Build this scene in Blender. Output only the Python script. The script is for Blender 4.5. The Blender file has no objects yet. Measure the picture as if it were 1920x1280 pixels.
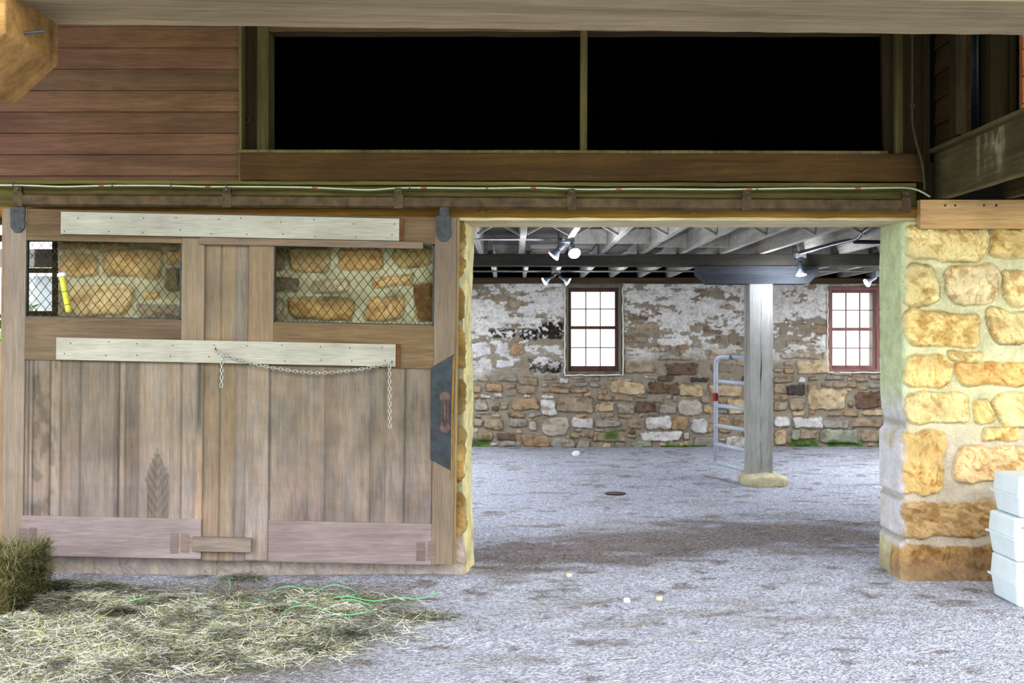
import bpy, math, random
import numpy as np
from mathutils import Vector, Matrix

random.seed(7)
rng = np.random.default_rng(7)
scn = bpy.context.scene
COL = scn.collection
F = 2100.0          # focal length in pixels of the 1920 px wide frame
HC = 1.6            # eye height
HY = 628.0          # horizon row

def P(px, py, Y):
    return Vector(((px-960)/F*Y, Y, HC-(py-HY)/F*Y))

def lin(r, g, b, k=1.0):
    o = []
    for c in (r, g, b):
        c /= 255.0
        o.append(min(0.95, (c/12.92 if c <= .04045 else ((c+.055)/1.055)**2.4)*k))
    return tuple(o)

# ------------------------------------------------------------------ noise
def _hash(ix, iy, seed):
    n = (ix.astype(np.int64)*374761393 + iy.astype(np.int64)*668265263 + seed*974711) & 0x7fffffff
    n = ((n ^ (n >> 13))*1274126177) & 0x7fffffff
    n = (n ^ (n >> 16)) & 0xffff
    return n/65535.0

def vn(u, v, seed=0):
    iu = np.floor(u); iv = np.floor(v)
    fu = u-iu; fv = v-iv
    fu = fu*fu*(3-2*fu); fv = fv*fv*(3-2*fv)
    a = _hash(iu, iv, seed); b = _hash(iu+1, iv, seed)
    c = _hash(iu, iv+1, seed); d = _hash(iu+1, iv+1, seed)
    return (a*(1-fu)+b*fu)*(1-fv)+(c*(1-fu)+d*fu)*fv

def fbm(u, v, octv=4, seed=0):
    s = 0; a = .5; t = 0
    for i in range(octv):
        s = s+a*vn(u*2**i, v*2**i, seed+i*17); t += a; a *= .5
    return s/t

def sm(x, a, b):
    t = np.clip((x-a)/(b-a), 0, 1)
    return t*t*(3-2*t)

# ------------------------------------------------------------------ materials
class NT:
    def __init__(s, name):
        s.m = bpy.data.materials.new(name); s.m.use_nodes = True
        s.t = s.m.node_tree; s.n = s.t.nodes; s.l = s.t.links
        s.b = s.n['Principled BSDF']
    def add(s, typ, **kw):
        n = s.n.new(typ)
        for k, v in kw.items(): setattr(n, k, v)
        return n
    def link(s, a, b): s.l.new(a, b)
    def noise(s, vec, scale, detail=4, dist=0.0, rough=.55):
        n = s.add('ShaderNodeTexNoise'); n.inputs['Scale'].default_value = scale
        n.inputs['Detail'].default_value = detail; n.inputs['Distortion'].default_value = dist
        n.inputs['Roughness'].default_value = rough
        s.link(vec, n.inputs['Vector']); return n
    def ramp(s, fac, stops):
        r = s.add('ShaderNodeValToRGB'); e = r.color_ramp.elements
        while len(e) > 1: e.remove(e[-1])
        e[0].position = stops[0][0]; e[0].color = (*stops[0][1], 1)
        for p, c in stops[1:]:
            k = e.new(p); k.color = (*c, 1)
        s.link(fac, r.inputs['Fac']); return r
    def mix(s, mode, fac, a, b):
        n = s.add('ShaderNodeMix', data_type='RGBA', blend_type=mode)
        if isinstance(fac, (int, float)): n.inputs[0].default_value = fac
        else: s.link(fac, n.inputs[0])
        for sock, v in ((n.inputs[6], a), (n.inputs[7], b)):
            if isinstance(v, tuple): sock.default_value = (*v, 1)
            else: s.link(v, sock)
        return n.outputs[2]
    def bump(s, h, strength, dist=.01):
        b = s.add('ShaderNodeBump'); b.inputs['Strength'].default_value = strength
        b.inputs['Distance'].default_value = dist
        s.link(h, b.inputs['Height']); s.link(b.outputs[0], s.b.inputs['Normal'])
    def coords(s, scale=(1, 1, 1), rnd=True):
        tc = s.add('ShaderNodeTexCoord'); mp = s.add('ShaderNodeMapping')
        mp.inputs['Scale'].default_value = scale
        s.link(tc.outputs['Object'], mp.inputs['Vector'])
        if rnd:
            oi = s.add('ShaderNodeObjectInfo')
            ml = s.add('ShaderNodeMath', operation='MULTIPLY'); ml.inputs[1].default_value = 37.0
            s.link(oi.outputs['Random'], ml.inputs[0]); s.link(ml.outputs[0], mp.inputs['Location'])
        return mp.outputs[0]
    def attr(s):
        a = s.add('ShaderNodeAttribute'); a.attribute_name = 'Col'; return a.outputs['Color']

def wood(name, light, dark, axis='X', stain=None, k=1.0, stretch=1.3, fine=26, rough=.8, knot=.5, paint=None, streak=.5):
    """weathered timber: long stretched grain along axis, broad stains, tiny pores"""
    s = NT(name)
    ai = 'XYZ'.index(axis)
    sc = [fine]*3; sc[ai] = stretch
    v = s.coords(tuple(sc))
    g = s.noise(v, 1.0, 6, 1.1, .65)
    base = s.ramp(g.outputs['Fac'], [(.22, lin(*dark, k)), (.5, tuple((a+b)/2 for a, b in zip(lin(*light, k), lin(*dark, k)))), (.78, lin(*light, k))])
    sc2 = [6]*3; sc2[ai] = .55
    v2 = s.coords(tuple(sc2))
    g2 = s.noise(v2, 1.0, 3, .6)
    st = stain or tuple(c*.62 for c in dark)
    f2 = s.ramp(g2.outputs['Fac'], [(.46, (0, 0, 0)), (.72, (streak,)*3)])
    c = s.mix('MIX', f2.outputs['Color'], base.outputs['Color'], lin(*st, k))
    sc3 = [190]*3; sc3[ai] = 9
    v3 = s.coords(tuple(sc3))
    g3 = s.noise(v3, 1.0, 2)
    f3 = s.ramp(g3.outputs['Fac'], [(.3, (.8,)*3), (.62, (1.08,)*3)])
    c = s.mix('MULTIPLY', .8, c, f3.outputs['Color'])
    v4 = s.coords((2.2, 2.2, 2.2))
    g4 = s.noise(v4, 1.0, 4, .3)
    f4 = s.ramp(g4.outputs['Fac'], [(.3, (.74,)*3), (.65, (1.1,)*3)])
    c = s.mix('MULTIPLY', .7, c, f4.outputs['Color'])
    if paint:      # remnants of dusty paint
        v5 = s.coords((3, 3, 3)); g5 = s.noise(v5, 1.0, 8, .2, .7)
        f5 = s.ramp(g5.outputs['Fac'], [(.47, (0, 0, 0)), (.56, (.85,)*3)])
        c = s.mix('MIX', f5.outputs['Color'], c, lin(*paint, k))
    c = s.mix('MULTIPLY', 1.0, c, s.attr())
    s.link(c, s.b.inputs['Base Color'])
    s.b.inputs['Roughness'].default_value = rough
    s.b.inputs['Specular IOR Level'].default_value = .2
    ad = s.add('ShaderNodeMath', operation='ADD')
    s.link(g.outputs['Fac'], ad.inputs[0]); s.link(g3.outputs['Fac'], ad.inputs[1])
    s.bump(ad.outputs[0], .55, .004)
    return s.m

def stone_mat(name, grain=60, bump=.8, k=1.0, pits=True):
    s = NT(name)
    v = s.coords(rnd=False)
    n1 = s.noise(v, 9, 6, .3, .65); n2 = s.noise(v, grain, 4, 0, .7)
    f1 = s.ramp(n1.outputs['Fac'], [(.3, (.8,)*3), (.7, (1.25,)*3)])
    f2 = s.ramp(n2.outputs['Fac'], [(.3, (.82,)*3), (.65, (1.15,)*3)])
    c = s.mix('MULTIPLY', .8, s.attr(), f1.outputs['Color'])
    c = s.mix('MULTIPLY', .75, c, f2.outputs['Color'])
    s.link(c, s.b.inputs['Base Color'])
    s.b.inputs['Roughness'].default_value = .95; s.b.inputs['Specular IOR Level'].default_value = .15
    ad = s.add('ShaderNodeMath', operation='ADD')
    s.link(n1.outputs['Fac'], ad.inputs[0]); s.link(n2.outputs['Fac'], ad.inputs[1])
    s.bump(ad.outputs[0], bump, .012)
    return s.m

def plain(name, col, rough=.6, metal=0.0, var=.25, scale=20, k=1.0, bump=.2):
    s = NT(name)
    v = s.coords()
    n = s.noise(v, scale, 5, .2)
    f = s.ramp(n.outputs['Fac'], [(.3, (1-var,)*3), (.7, (1+var*.5,)*3)])
    c = s.mix('MULTIPLY', 1.0, lin(*col, k), f.outputs['Color'])
    c = s.mix('MULTIPLY', 1.0, c, s.attr())
    s.link(c, s.b.inputs['Base Color'])
    s.b.inputs['Roughness'].default_value = rough; s.b.inputs['Metallic'].default_value = metal
    s.bump(n.outputs['Fac'], bump, .003)
    return s.m

def emit(name, col, st):
    s = NT(name)
    s.b.inputs['Base Color'].default_value = (*col, 1)
    s.b.inputs['Emission Color'].default_value = (*col, 1)
    s.b.inputs['Emission Strength'].default_value = st
    return s.m

def glass_mat():
    s = NT('window_glass')
    tr = s.add('ShaderNodeBsdfTransparent'); gl = s.add('ShaderNodeBsdfGlossy'); mx = s.add('ShaderNodeMixShader')
    gl.inputs['Roughness'].default_value = .08; mx.inputs[0].default_value = .06
    v = s.coords(); n = s.noise(v, 6, 3)
    f = s.ramp(n.outputs['Fac'], [(.3, (.93, .95, .97)), (.7, (1, 1, 1))])
    s.link(f.outputs['Color'], tr.inputs['Color'])
    s.link(tr.outputs[0], mx.inputs[1]); s.link(gl.outputs[0], mx.inputs[2])
    s.link(mx.outputs[0], s.n['Material Output'].inputs['Surface'])
    return s.m

# ------------------------------------------------------------------ mesh builder
class MB:
    def __init__(s): s.v = []; s.f = []; s.c = []; s.col = (1, 1, 1)
    def add(s, vs, fs):
        o = len(s.v); s.v += [tuple(v) for v in vs]; s.f += [tuple(i+o for i in f) for f in fs]
        s.c += [s.col]*len(vs); return s
    def box(s, x0, x1, y0, y1, z0, z1):
        return s.add([(x, y, z) for x in (x0, x1) for y in (y0, y1) for z in (z0, z1)],
                     [(0, 1, 3, 2), (4, 6, 7, 5), (0, 4, 5, 1), (2, 3, 7, 6), (0, 2, 6, 4), (1, 5, 7, 3)])
    def prism(s, poly, Y0, Y1):
        """polygon of photo pixels read on the plane Y0 and extruded straight back to Y1"""
        a = [P(x, y, Y0) for x, y in poly]; n = len(a)
        b = [Vector((p.x, Y1, p.z)) for p in a]
        return s.add(a+b, [tuple(range(n)), tuple(range(2*n-1, n-1, -1))]+[(i, i+n, (i+1) % n+n, (i+1) % n) for i in range(n)])
    def hexa(s, p):
        return s.add(p, [(0, 1, 2, 3), (7, 6, 5, 4), (0, 4, 5, 1), (1, 5, 6, 2), (2, 6, 7, 3), (3, 7, 4, 0)])
    def bar(s, a, b, w, h, up=(0, 0, 1), seg=1, cham=0.0, amp=0.0, seed=0):
        """rectangular timber from a to b; w across, h along up; chamfered and slightly uneven"""
        a = Vector(a); b = Vector(b); d = (b-a); L = d.length; d.normalize()
        up = Vector(up); sx = d.cross(up).normalized(); uz = sx.cross(d).normalized()
        hw, hh = w/2, h/2
        if cham > 0:
            c = cham
            sec = [(-hw+c, -hh), (hw-c, -hh), (hw, -hh+c), (hw, hh-c), (hw-c, hh), (-hw+c, hh), (-hw, hh-c), (-hw, -hh+c)]
        else:
            sec = [(-hw, -hh), (hw, -hh), (hw, hh), (-hw, hh)]
        n = len(sec); r = random.Random(seed*31+5); vs = []
        for i in range(seg+1):
            c = a+d*L*i/seg
            o1, o2 = r.uniform(-amp, amp), r.uniform(-amp, amp)
            for (p, q) in sec:
                j1, j2 = r.uniform(-amp, amp)*.5, r.uniform(-amp, amp)*.5
                vs.append(c+sx*(p+o1+j1)+uz*(q+o2+j2))
        fs = [tuple(range(n-1, -1, -1)), tuple(range(seg*n, seg*n+n))]
        for i in range(seg):
            for k in range(n):
                fs.append((i*n+k, i*n+(k+1) % n, (i+1)*n+(k+1) % n, (i+1)*n+k))
        return s.add(vs, fs)
    def tube(s, pts, r, n=8, closed=False, rf=None):
        pts = [Vector(p) for p in pts]; m = len(pts); vs = []; ref = None
        for i, p in enumerate(pts):
            if closed: t = pts[(i+1) % m]-pts[i-1]
            else: t = pts[min(i+1, m-1)]-pts[max(i-1, 0)]
            t.normalize()
            if ref is None:
                ref = Vector((0, 0, 1)) if abs(t.z) < .9 else Vector((1, 0, 0))
            x = (ref-t*ref.dot(t)).normalized(); ref = x; y = t.cross(x)
            rr = rf(i/(m-1)) if rf else r
            for k in range(n):
                a = 2*math.pi*k/n
                vs.append(p+x*math.cos(a)*rr+y*math.sin(a)*rr)
        fs = []
        for i in range(m if closed else m-1):
            j = (i+1) % m
            for k in range(n):
                fs.append((i*n+k, i*n+(k+1) % n, j*n+(k+1) % n, j*n+k))
        if not closed:
            fs += [tuple(range(n-1, -1, -1)), tuple(range((m-1)*n, m*n))]
        return s.add(vs, fs)
    def lathe(s, o, d, prof, n=16):
        o = Vector(o); d = Vector(d).normalized()
        x = d.orthogonal().normalized(); y = d.cross(x); vs = []
        for t, r in prof:
            for k in range(n):
                a = 2*math.pi*k/n
                vs.append(o+d*t+x*math.cos(a)*r+y*math.sin(a)*r)
        m = len(prof)
        fs = [(i*n+k, i*n+(k+1) % n, (i+1)*n+(k+1) % n, (i+1)*n+k) for i in range(m-1) for k in range(n)]
        fs += [tuple(range(n-1, -1, -1)), tuple(range((m-1)*n, m*n))]
        return s.add(vs, fs)
    def build(s, name, mat, parent=None, smooth=False, bevel=0, **props):
        vs = np.array(s.v, dtype=np.float64)
        return mesh_obj(name, vs, s.f, np.array(s.c), mat, parent, smooth, bevel, **props)

def setp(o, **props):
    for k, v in props.items():
        if v is not None: o[k] = v

def mesh_obj(name, vs, fs, cols, mat, parent=None, smooth=False, bevel=0, **props):
    me = bpy.data.meshes.new(name)
    if parent is not None:
        org = np.array(parent['_w'])
        if parent.parent is not None: pass
    lo, hi = vs.min(0), vs.max(0)
    if parent is None: org = np.array([(lo[0]+hi[0])/2, (lo[1]+hi[1])/2, lo[2]])
    v2 = vs-org
    if isinstance(fs, np.ndarray):
        n = len(v2); m = len(fs)
        me.vertices.add(n); me.vertices.foreach_set('co', v2.ravel().astype(np.float32))
        me.loops.add(m*4); me.polygons.add(m)
        me.loops.foreach_set('vertex_index', fs.ravel().astype(np.int32))
        me.polygons.foreach_set('loop_start', np.arange(0, m*4, 4, dtype=np.int32))
        me.update(calc_edges=True)
    else:
        me.from_pydata([tuple(v) for v in v2], [], fs)
    at = me.color_attributes.new('Col', 'FLOAT_COLOR', 'POINT')
    c4 = np.ones((len(v2), 4), dtype=np.float32); c4[:, :3] = cols
    at.data.foreach_set('color', c4.ravel())
    if not isinstance(fs, np.ndarray):
        import bmesh
        bm = bmesh.new(); bm.from_mesh(me); bmesh.ops.recalc_face_normals(bm, faces=bm.faces); bm.to_mesh(me); bm.free()
    if smooth:
        me.polygons.foreach_set('use_smooth', [True]*len(me.polygons))
    me.materials.append(mat)
    o = bpy.data.objects.new(name, me); COL.objects.link(o)
    o['_w'] = [float(x) for x in org]
    if parent is not None: o.parent = parent
    else: o.location = org
    if bevel:
        b = o.modifiers.new('bevel', 'BEVEL'); b.width = bevel; b.segments = 2; b.limit_method = 'ANGLE'
    setp(o, **props)
    return o

def thing(name, loc, label, cat, group=None, kind=None):
    o = bpy.data.objects.new(name, None); COL.objects.link(o)
    o.location = loc; o.empty_display_size = .1
    o['_w'] = [float(x) for x in loc]
    bpy.context.view_layer.update()
    setp(o, label=label, category=cat, group=group, kind=kind)
    return o

# ------------------------------------------------------------------ material library
M = {}
M['door_v'] = wood('door_wood_upright', (156, 146, 130), (130, 120, 106), 'Z', stain=(110, 100, 92), stretch=1.0, fine=30, streak=.3)
M['door_h'] = wood('door_wood_level', (142, 130, 110), (108, 97, 80), 'X', stain=(88, 78, 64), streak=.4)
M['door_hp'] = wood('door_wood_washed', (168, 154, 150), (136, 122, 118), 'X', stain=(116, 104, 102), streak=.35)
M['whiteboard'] = wood('pale_grey_board', (188, 186, 172), (168, 166, 152), 'X', stain=(146, 142, 128), streak=.35)
M['patch'] = wood('patch_board', (160, 148, 138), (118, 106, 98), 'X', stain=(84, 76, 74))
M['siding'] = wood('brown_siding', (134, 108, 82), (96, 74, 54), 'X', stain=(80, 62, 48), streak=.5, stretch=1.6, fine=22)
M['sill'] = wood('dark_brown_timber', (100, 76, 38), (66, 48, 24), 'X', stain=(40, 34, 18), rough=.65)
M['green'] = wood('mossy_board', (128, 122, 74), (88, 82, 46), 'X', stain=(54, 46, 28))
M['amber'] = wood('amber_lintel', (170, 134, 66), (128, 94, 40), 'X', stain=(80, 72, 36))
M['cream'] = wood('cream_lintel_edge', (236, 222, 180), (200, 186, 148), 'X', stain=(160, 142, 110), streak=.3)
M['rail'] = plain('rusty_rail', (92, 76, 52), .65, .35, .5, 14)
M['overbeam'] = wood('weathered_overhead_beam', (170, 152, 122), (128, 112, 88), 'X', stain=(96, 84, 62), stretch=2.0, fine=30)
M['bolster'] = wood('tan_bolster_timber', (172, 134, 84), (116, 88, 50), 'X', stain=(76, 56, 32), stretch=2.4, fine=20, streak=.8)
M['olive_v'] = wood('olive_post', (128, 120, 78), (84, 76, 46), 'Z', stain=(38, 32, 20))
M['dark_v'] = wood('dark_post', (74, 64, 40), (44, 36, 22), 'Z', stain=(24, 20, 14))
M['dark_h'] = wood('dark_side_siding', (84, 66, 40), (52, 38, 22), 'Y', stain=(34, 28, 20))
M['black'] = wood('loft_shade_wood', (20, 18, 16), (12, 11, 10), 'X', stain=(6, 6, 6))  # near-black colour paints in the dark of the unlit loft and gaps
M['sidejoist'] = wood('green_brown_joist', (116, 108, 78), (76, 70, 46), 'Y', stain=(60, 54, 34), paint=None)
M['ledger'] = wood('light_ledger', (222, 186, 136), (190, 150, 98), 'X', stain=(160, 136, 110), streak=.35)
M['orange'] = wood('orange_siding', (196, 136, 92), (164, 98, 60), 'X', stain=(140, 84, 54))
M['joist'] = wood('whitewashed_joist', (214, 210, 202), (168, 164, 156), 'Y', stain=(130, 126, 118), streak=.5)
M['deck'] = wood('whitewashed_deck', (160, 154, 148), (110, 104, 98), 'X', stain=(66, 62, 58))
M['inbeam'] = wood('grey_brown_beam', (96, 93, 86), (66, 63, 58), 'X', stain=(48, 46, 42))
M['inbolster'] = wood('slate_bolster', (98, 102, 108), (72, 76, 82), 'X', stain=(52, 56, 64))
M['post'] = wood('blue_grey_post', (190, 190, 186), (166, 166, 162), 'Z', stain=(126, 124, 116), streak=.5, stretch=.8)
M['plate'] = wood('brown_wall_plate', (112, 96, 76), (72, 60, 46), 'X', stain=(52, 44, 34))
M['winframe'] = wood('grey_window_frame', (150, 146, 132), (92, 88, 78), 'Z', stain=(70, 66, 58))
M['sash'] = wood('brown_sash', (122, 92, 80), (82, 60, 52), 'Z', stain=(60, 46, 42))
M['sash_red'] = wood('red_brown_sash', (176, 138, 132), (138, 98, 94), 'Z', stain=(116, 90, 88))
M['glass'] = glass_mat()
M['iron'] = plain('black_iron', (74, 78, 80), .6, .5, .4, 30)
M['plateiron'] = plain('blue_black_plate', (58, 66, 70), .55, .4, .35, 16)
M['rust'] = plain('rusty_iron', (108, 90, 82), .75, .3, .35, 60)
M['zinc'] = plain('zinc_chain', (196, 200, 190), .35, .8, .2, 60)
M['galv'] = plain('galvanised_tube', (206, 214, 226), .45, .1, .15, 40)
M['conduit'] = plain('grey_conduit', (140, 142, 140), .5, .4, .2, 20)
M['darkconduit'] = plain('dark_conduit', (66, 62, 46), .6, .3, .3, 20)
M['cable'] = plain('armoured_cable', (200, 204, 176), .4, .5, .2, 90)
M['redtag'] = plain('faded_red_print', (168, 96, 76), .6, 0, .2, 60)
M['red'] = plain('red_plastic', (190, 60, 50), .4, 0, .1, 20)
M['wire'] = plain('rusty_wire', (88, 78, 58), .6, .4, .3, 40)
M['yellow'] = plain('yellow_tube', (204, 196, 60), .4, 0, .15, 30)
M['whitep'] = plain('white_plastic', (226, 240, 246), .45, 0, .06, 8)
M['dark_plastic'] = plain('dark_plastic', (60, 46, 44), .5, 0, .2, 20)
M['lampwhite'] = plain('white_socket', (120, 126, 134), .5, 0, .1, 20)
M['lampblack'] = plain('black_socket', (40, 46, 54), .5, 0, .1, 20)
M['bulb'] = emit('lit_bulb_lens', (.86, .84, 1.0), 26)
M['twine'] = plain('green_twine', (128, 206, 144), .6, 0, .12, 30)
M['twiney'] = plain('straw_twine', (216, 206, 136), .7, 0, .12, 30)
M['leaf'] = plain('foliage', (90, 130, 60), .7, 0, .4, 4)
M['stone'] = stone_mat('sandstone_masonry', 70, .75)
M['rubble'] = stone_mat('rubble_masonry', 45, .6)
M['plaster'] = plain('pale_plaster', (236, 232, 220), .9, 0, .2, 14)
M['pebble'] = stone_mat('pebble_stone', 80, .5)
M['pad'] = stone_mat('boulder_stone', 30, .7)

def hay_mat(name):
    s = NT(name)
    s.link(s.attr(), s.b.inputs['Base Color'])
    s.b.inputs['Roughness'].default_value = .85; s.b.inputs['Specular IOR Level'].default_value = .15
    return s.m
M['hay'] = hay_mat('dry_hay')

def floor_mat():
    s = NT('crushed_gravel')
    v = s.coords(rnd=False)
    vo = s.add('ShaderNodeTexVoronoi'); vo.inputs['Scale'].default_value = 85
    s.link(v, vo.inputs['Vector'])
    sp = s.add('ShaderNodeSeparateColor'); s.link(vo.outputs['Color'], sp.inputs[0])
    f = s.ramp(sp.outputs[0], [(0, (.6, .59, .6)), (.45, (1.0, 1.0, 1.0)), (1, (1.5, 1.5, 1.5))])
    n = s.noise(v, 26, 6, .3, .7)
    f2 = s.ramp(n.outputs['Fac'], [(.32, (.72, .7, .68)), (.6, (1.15, 1.15, 1.15))])
    n3 = s.noise(v, 220, 2)
    f3 = s.ramp(n3.outputs['Fac'], [(.3, (.75,)*3), (.65, (1.25,)*3)])
    c = s.mix('MULTIPLY', 1.0, s.attr(), f.outputs['Color'])
    c = s.mix('MULTIPLY', .8, c, f2.outputs['Color'])
    c = s.mix('MULTIPLY', .6, c, f3.outputs['Color'])
    s.link(c, s.b.inputs['Base Color'])
    s.b.inputs['Roughness'].default_value = .95; s.b.inputs['Specular IOR Level'].default_value = .1
    ad = s.add('ShaderNodeMath', operation='ADD')
    s.link(vo.outputs['Distance'], ad.inputs[0]); s.link(n.outputs['Fac'], ad.inputs[1])
    s.bump(ad.outputs[0], .9, .012)
    return s.m
M['floor'] = floor_mat()

# ------------------------------------------------------------------ floor
def floor_h(x, y):
    h = (fbm(x*.7, y*.7, 3, 3)-.5)*.05+(fbm(x*3.2, y*4.2, 3, 9)-.5)*.028
    return h*.8

def make_floor():
    xs = np.arange(-7, 8.01, .035); ys = np.concatenate([np.arange(1.0, 10, .03), np.arange(10, 17.0, .06)])
    X, Y = np.meshgrid(xs, ys); X = X.ravel(); Y = Y.ravel()
    Z = floor_h(X, Y)
    # gravel banked up along the foot of the wall
    Z += .035*np.exp(-((Y-7.25)/.22)**2)*(X < -.15)
    c = np.tile(np.array(lin(188, 192, 206)), (len(X), 1))
    n = fbm(X*1.3, Y*2.0, 4, 21)
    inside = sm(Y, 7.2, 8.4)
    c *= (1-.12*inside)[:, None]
    # damp soiled ground just inside the doorway
    d = np.exp(-(((X-1.7)/1.9)**2+((Y-8.9-.25*(X-1.7))/.85)**2))+.6*np.exp(-(((X+.1)/.8)**2+((Y-7.9)/.5)**2))
    nn = fbm(X*2.4, Y*5, 5, 40)
    w = np.clip(sm(d*1.25+(nn-.5)*1.1, .3, .95), 0, 1)[:, None]
    c = c*(1-.75*w)+np.array(lin(118, 106, 100))*.75*w
    # small brown droppings and hay dust
    b = fbm(X*5.5, Y*9, 4, 55)
    w2 = sm(b, .62, .74)[:, None]*.6
    c = c*(1-w2)+np.array(lin(116, 104, 92))*w2
    w3 = sm(fbm(X*2.2, Y*3.4, 4, 77), .55, .7)[:, None]*.35
    c = c*(1-w3)+np.array(lin(150, 144, 136))*w3
    # footing of the wall and hay bed are browner
    w4 = (sm(-X, .3, 1.2)*sm(Y, 4.6, 5.4)*(1-sm(Y, 7.0, 7.3)))[:, None]*.75
    c = c*(1-w4)+np.array(lin(112, 106, 88))*w4
    nx, ny = len(xs), len(ys)
    i = np.arange(nx-1); j = np.arange(ny-1)
    I, J = np.meshgrid(i, j); a = (J*nx+I).ravel()
    fs = np.stack([a, a+1, a+nx+1, a+nx], 1)
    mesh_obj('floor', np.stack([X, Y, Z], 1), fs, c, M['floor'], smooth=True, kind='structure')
make_floor()
g = MB(); g.col = lin(150, 160, 140); g.box(-40, 40, -30, 60, -.25, -.06)
g.build('ground', M['floor'], kind='structure')

# ------------------------------------------------------------------ masonry
def stone_wall(name, path, z0, z1, res, stones, mortar, mat, holes=(), rough=.010, overlay=None, edge=.014, warp=.012, core=None, chis=0.0, seed=1, smear=.03, flip=False, kind='structure'):
    """path(u array) -> X, Y, NX, NY ; stones in (u0,v0,u1,v1,rgb,bulge)"""
    (pf, ulen) = path
    us = np.arange(0, ulen+1e-6, res); vs = np.arange(z0, z1+1e-6, res)
    U, V = np.meshgrid(us, vs)
    H = np.zeros_like(U); C = np.zeros(U.shape+(3,)); C[:] = np.array(mortar)
    mn = fbm(U*4, V*6, 4, seed+5)
    C *= (0.82+.36*mn)[..., None]
    wu = U+(fbm(U*7, V*7, 3, seed+11)-.5)*2*warp+(fbm(U*30, V*30, 2, seed+13)-.5)*warp*.8
    wv = V+(fbm(U*7, V*7, 3, seed+12)-.5)*2*warp+(fbm(U*30, V*30, 2, seed+14)-.5)*warp*.8
    for k, st in enumerate(stones):
        u0, v0, u1, v1, col, bul = st
        m = .05
        ia = max(0, int((u0-m)/res)); ib = min(len(us), int((u1+m)/res)+1)
        ja = max(0, int((v0-z0-m)/res)); jb = min(len(vs), int((v1-z0+m)/res)+1)
        if ib <= ia or jb <= ja: continue
        su = wu[ja:jb, ia:ib]; sv = wv[ja:jb, ia:ib]
        cu, cv = (u0+u1)/2, (v0+v1)/2; hu, hv = (u1-u0)/2, (v1-v0)/2
        kr = random.Random(int(abs(u0*977+v0*613)*10)+k)
        r = min(hu, hv)*kr.uniform(.25, .75)
        sk = kr.uniform(-.14, .14); tp = kr.uniform(-.22, .22); wa = min(hu, hv)*.34
        su, sv = (su+sk*(sv-cv)+tp*(su-cu)*(sv-cv)/max(hv, .03)*.5+(fbm(su*9+k, sv*9, 2, seed+900)-.5)*wa*1.2,
                  sv+kr.uniform(-.07, .07)*(su-cu)+(fbm(su*8, sv*8+k, 2, seed+901)-.5)*wa*1.2)
        qx = np.abs(su-cu)-hu+r; qy = np.abs(sv-cv)-hv+r
        d = np.hypot(np.maximum(qx, 0), np.maximum(qy, 0))+np.minimum(np.maximum(qx, qy), 0)-r
        w = sm(-d, -.002, edge)
        f = fbm(su*6+k*3.1, sv*9, 4, seed+100+k)
        h = bul*w*(.75+.5*f)
        if chis:
            a = .6+.5*math.sin(k*1.7)
            p = su*math.cos(a)+sv*math.sin(a); q = -su*math.sin(a)+sv*math.cos(a)
            ch_ = fbm(p*30, q*9, 4, seed+300+k)
            h = h+chis*w*(np.abs(ch_-.5)*3.4-.35)
        H[ja:jb, ia:ib] = np.maximum(H[ja:jb, ia:ib], h)
        cc = np.array(col)[None, None, :]*(0.72+.56*f)[..., None]
        if chis: cc = cc*(1-.42*sm(.5-np.abs(ch_-.5)*4, .3, .5)*sm(f, .35, .6))[..., None]**np.array([.7, 1., 1.5])
        f2 = fbm(su*14, sv*18, 3, seed+500+k)
        cc = cc*(1-.38*sm(f2, .54, .74)[..., None]*np.array([.7, .95, 1.2])[None, None, :])
        wc = (sm(-d+(fbm(su*26, sv*26, 3, seed+77+k)-.5)*smear, -.003, .007))[..., None]
        rim = (np.exp(-((d-.001)/.0045)**2)*np.clip(fbm(su*7, sv*7, 2, seed+60+k)*2.4-.55, 0, 1))[..., None]*.62  # crevice shade painted into the colour around each stone
        C[ja:jb, ia:ib] = (C[ja:jb, ia:ib]*(1-wc)+cc*wc)*(1-rim)
    H += (fbm(U*11, V*11, 5, seed+7)-.5)*rough*2
    if overlay: H, C = overlay(U, V, H, C)
    X, Y, NX, NY = pf(U)
    X = X+NX*H; Y = Y+NY*H
    pts = np.stack([X.ravel(), Y.ravel(), V.ravel()], 1); cols = np.clip(C.reshape(-1, 3), 0, .95)
    nx, ny = len(us), len(vs)
    I, J = np.meshgrid(np.arange(nx-1), np.arange(ny-1))
    keep = np.ones(I.shape, bool)
    uc = us[0]+(I+.5)*res; vc = z0+(J+.5)*res
    for (a0, b0, a1, b1) in holes:
        keep &= ~((uc > a0) & (uc < a1) & (vc > b0) & (vc < b1))
    a = (J*nx+I)[keep]
    fs = np.stack([a, a+1, a+nx+1, a+nx], 1)
    if flip: fs = fs[:, ::-1].copy()
    if core is not None:      # plain back and reveal faces of the same wall
        o = len(pts); cv = np.array(core.v); cf = np.array([f for f in core.f])
        pts = np.vstack([pts, cv]); fs = np.vstack([fs, cf+o])
        cols = np.vstack([cols, np.tile(np.array(mortar), (len(cv), 1))])
    return mesh_obj(name, pts, fs, cols, mat, smooth=True, kind=kind)

def pxstones(lst, Y, uf, default_b=.02):
    out = []
    for s in lst:
        x0, y0, x1, y1, c = s[:5]; b = s[5] if len(s) > 5 else default_b
        a = P(x0, y1, Y); d = P(x1, y0, Y)
        out.append((uf(a.x), a.z, uf(d.x), d.z, c, b))
    return out

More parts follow.
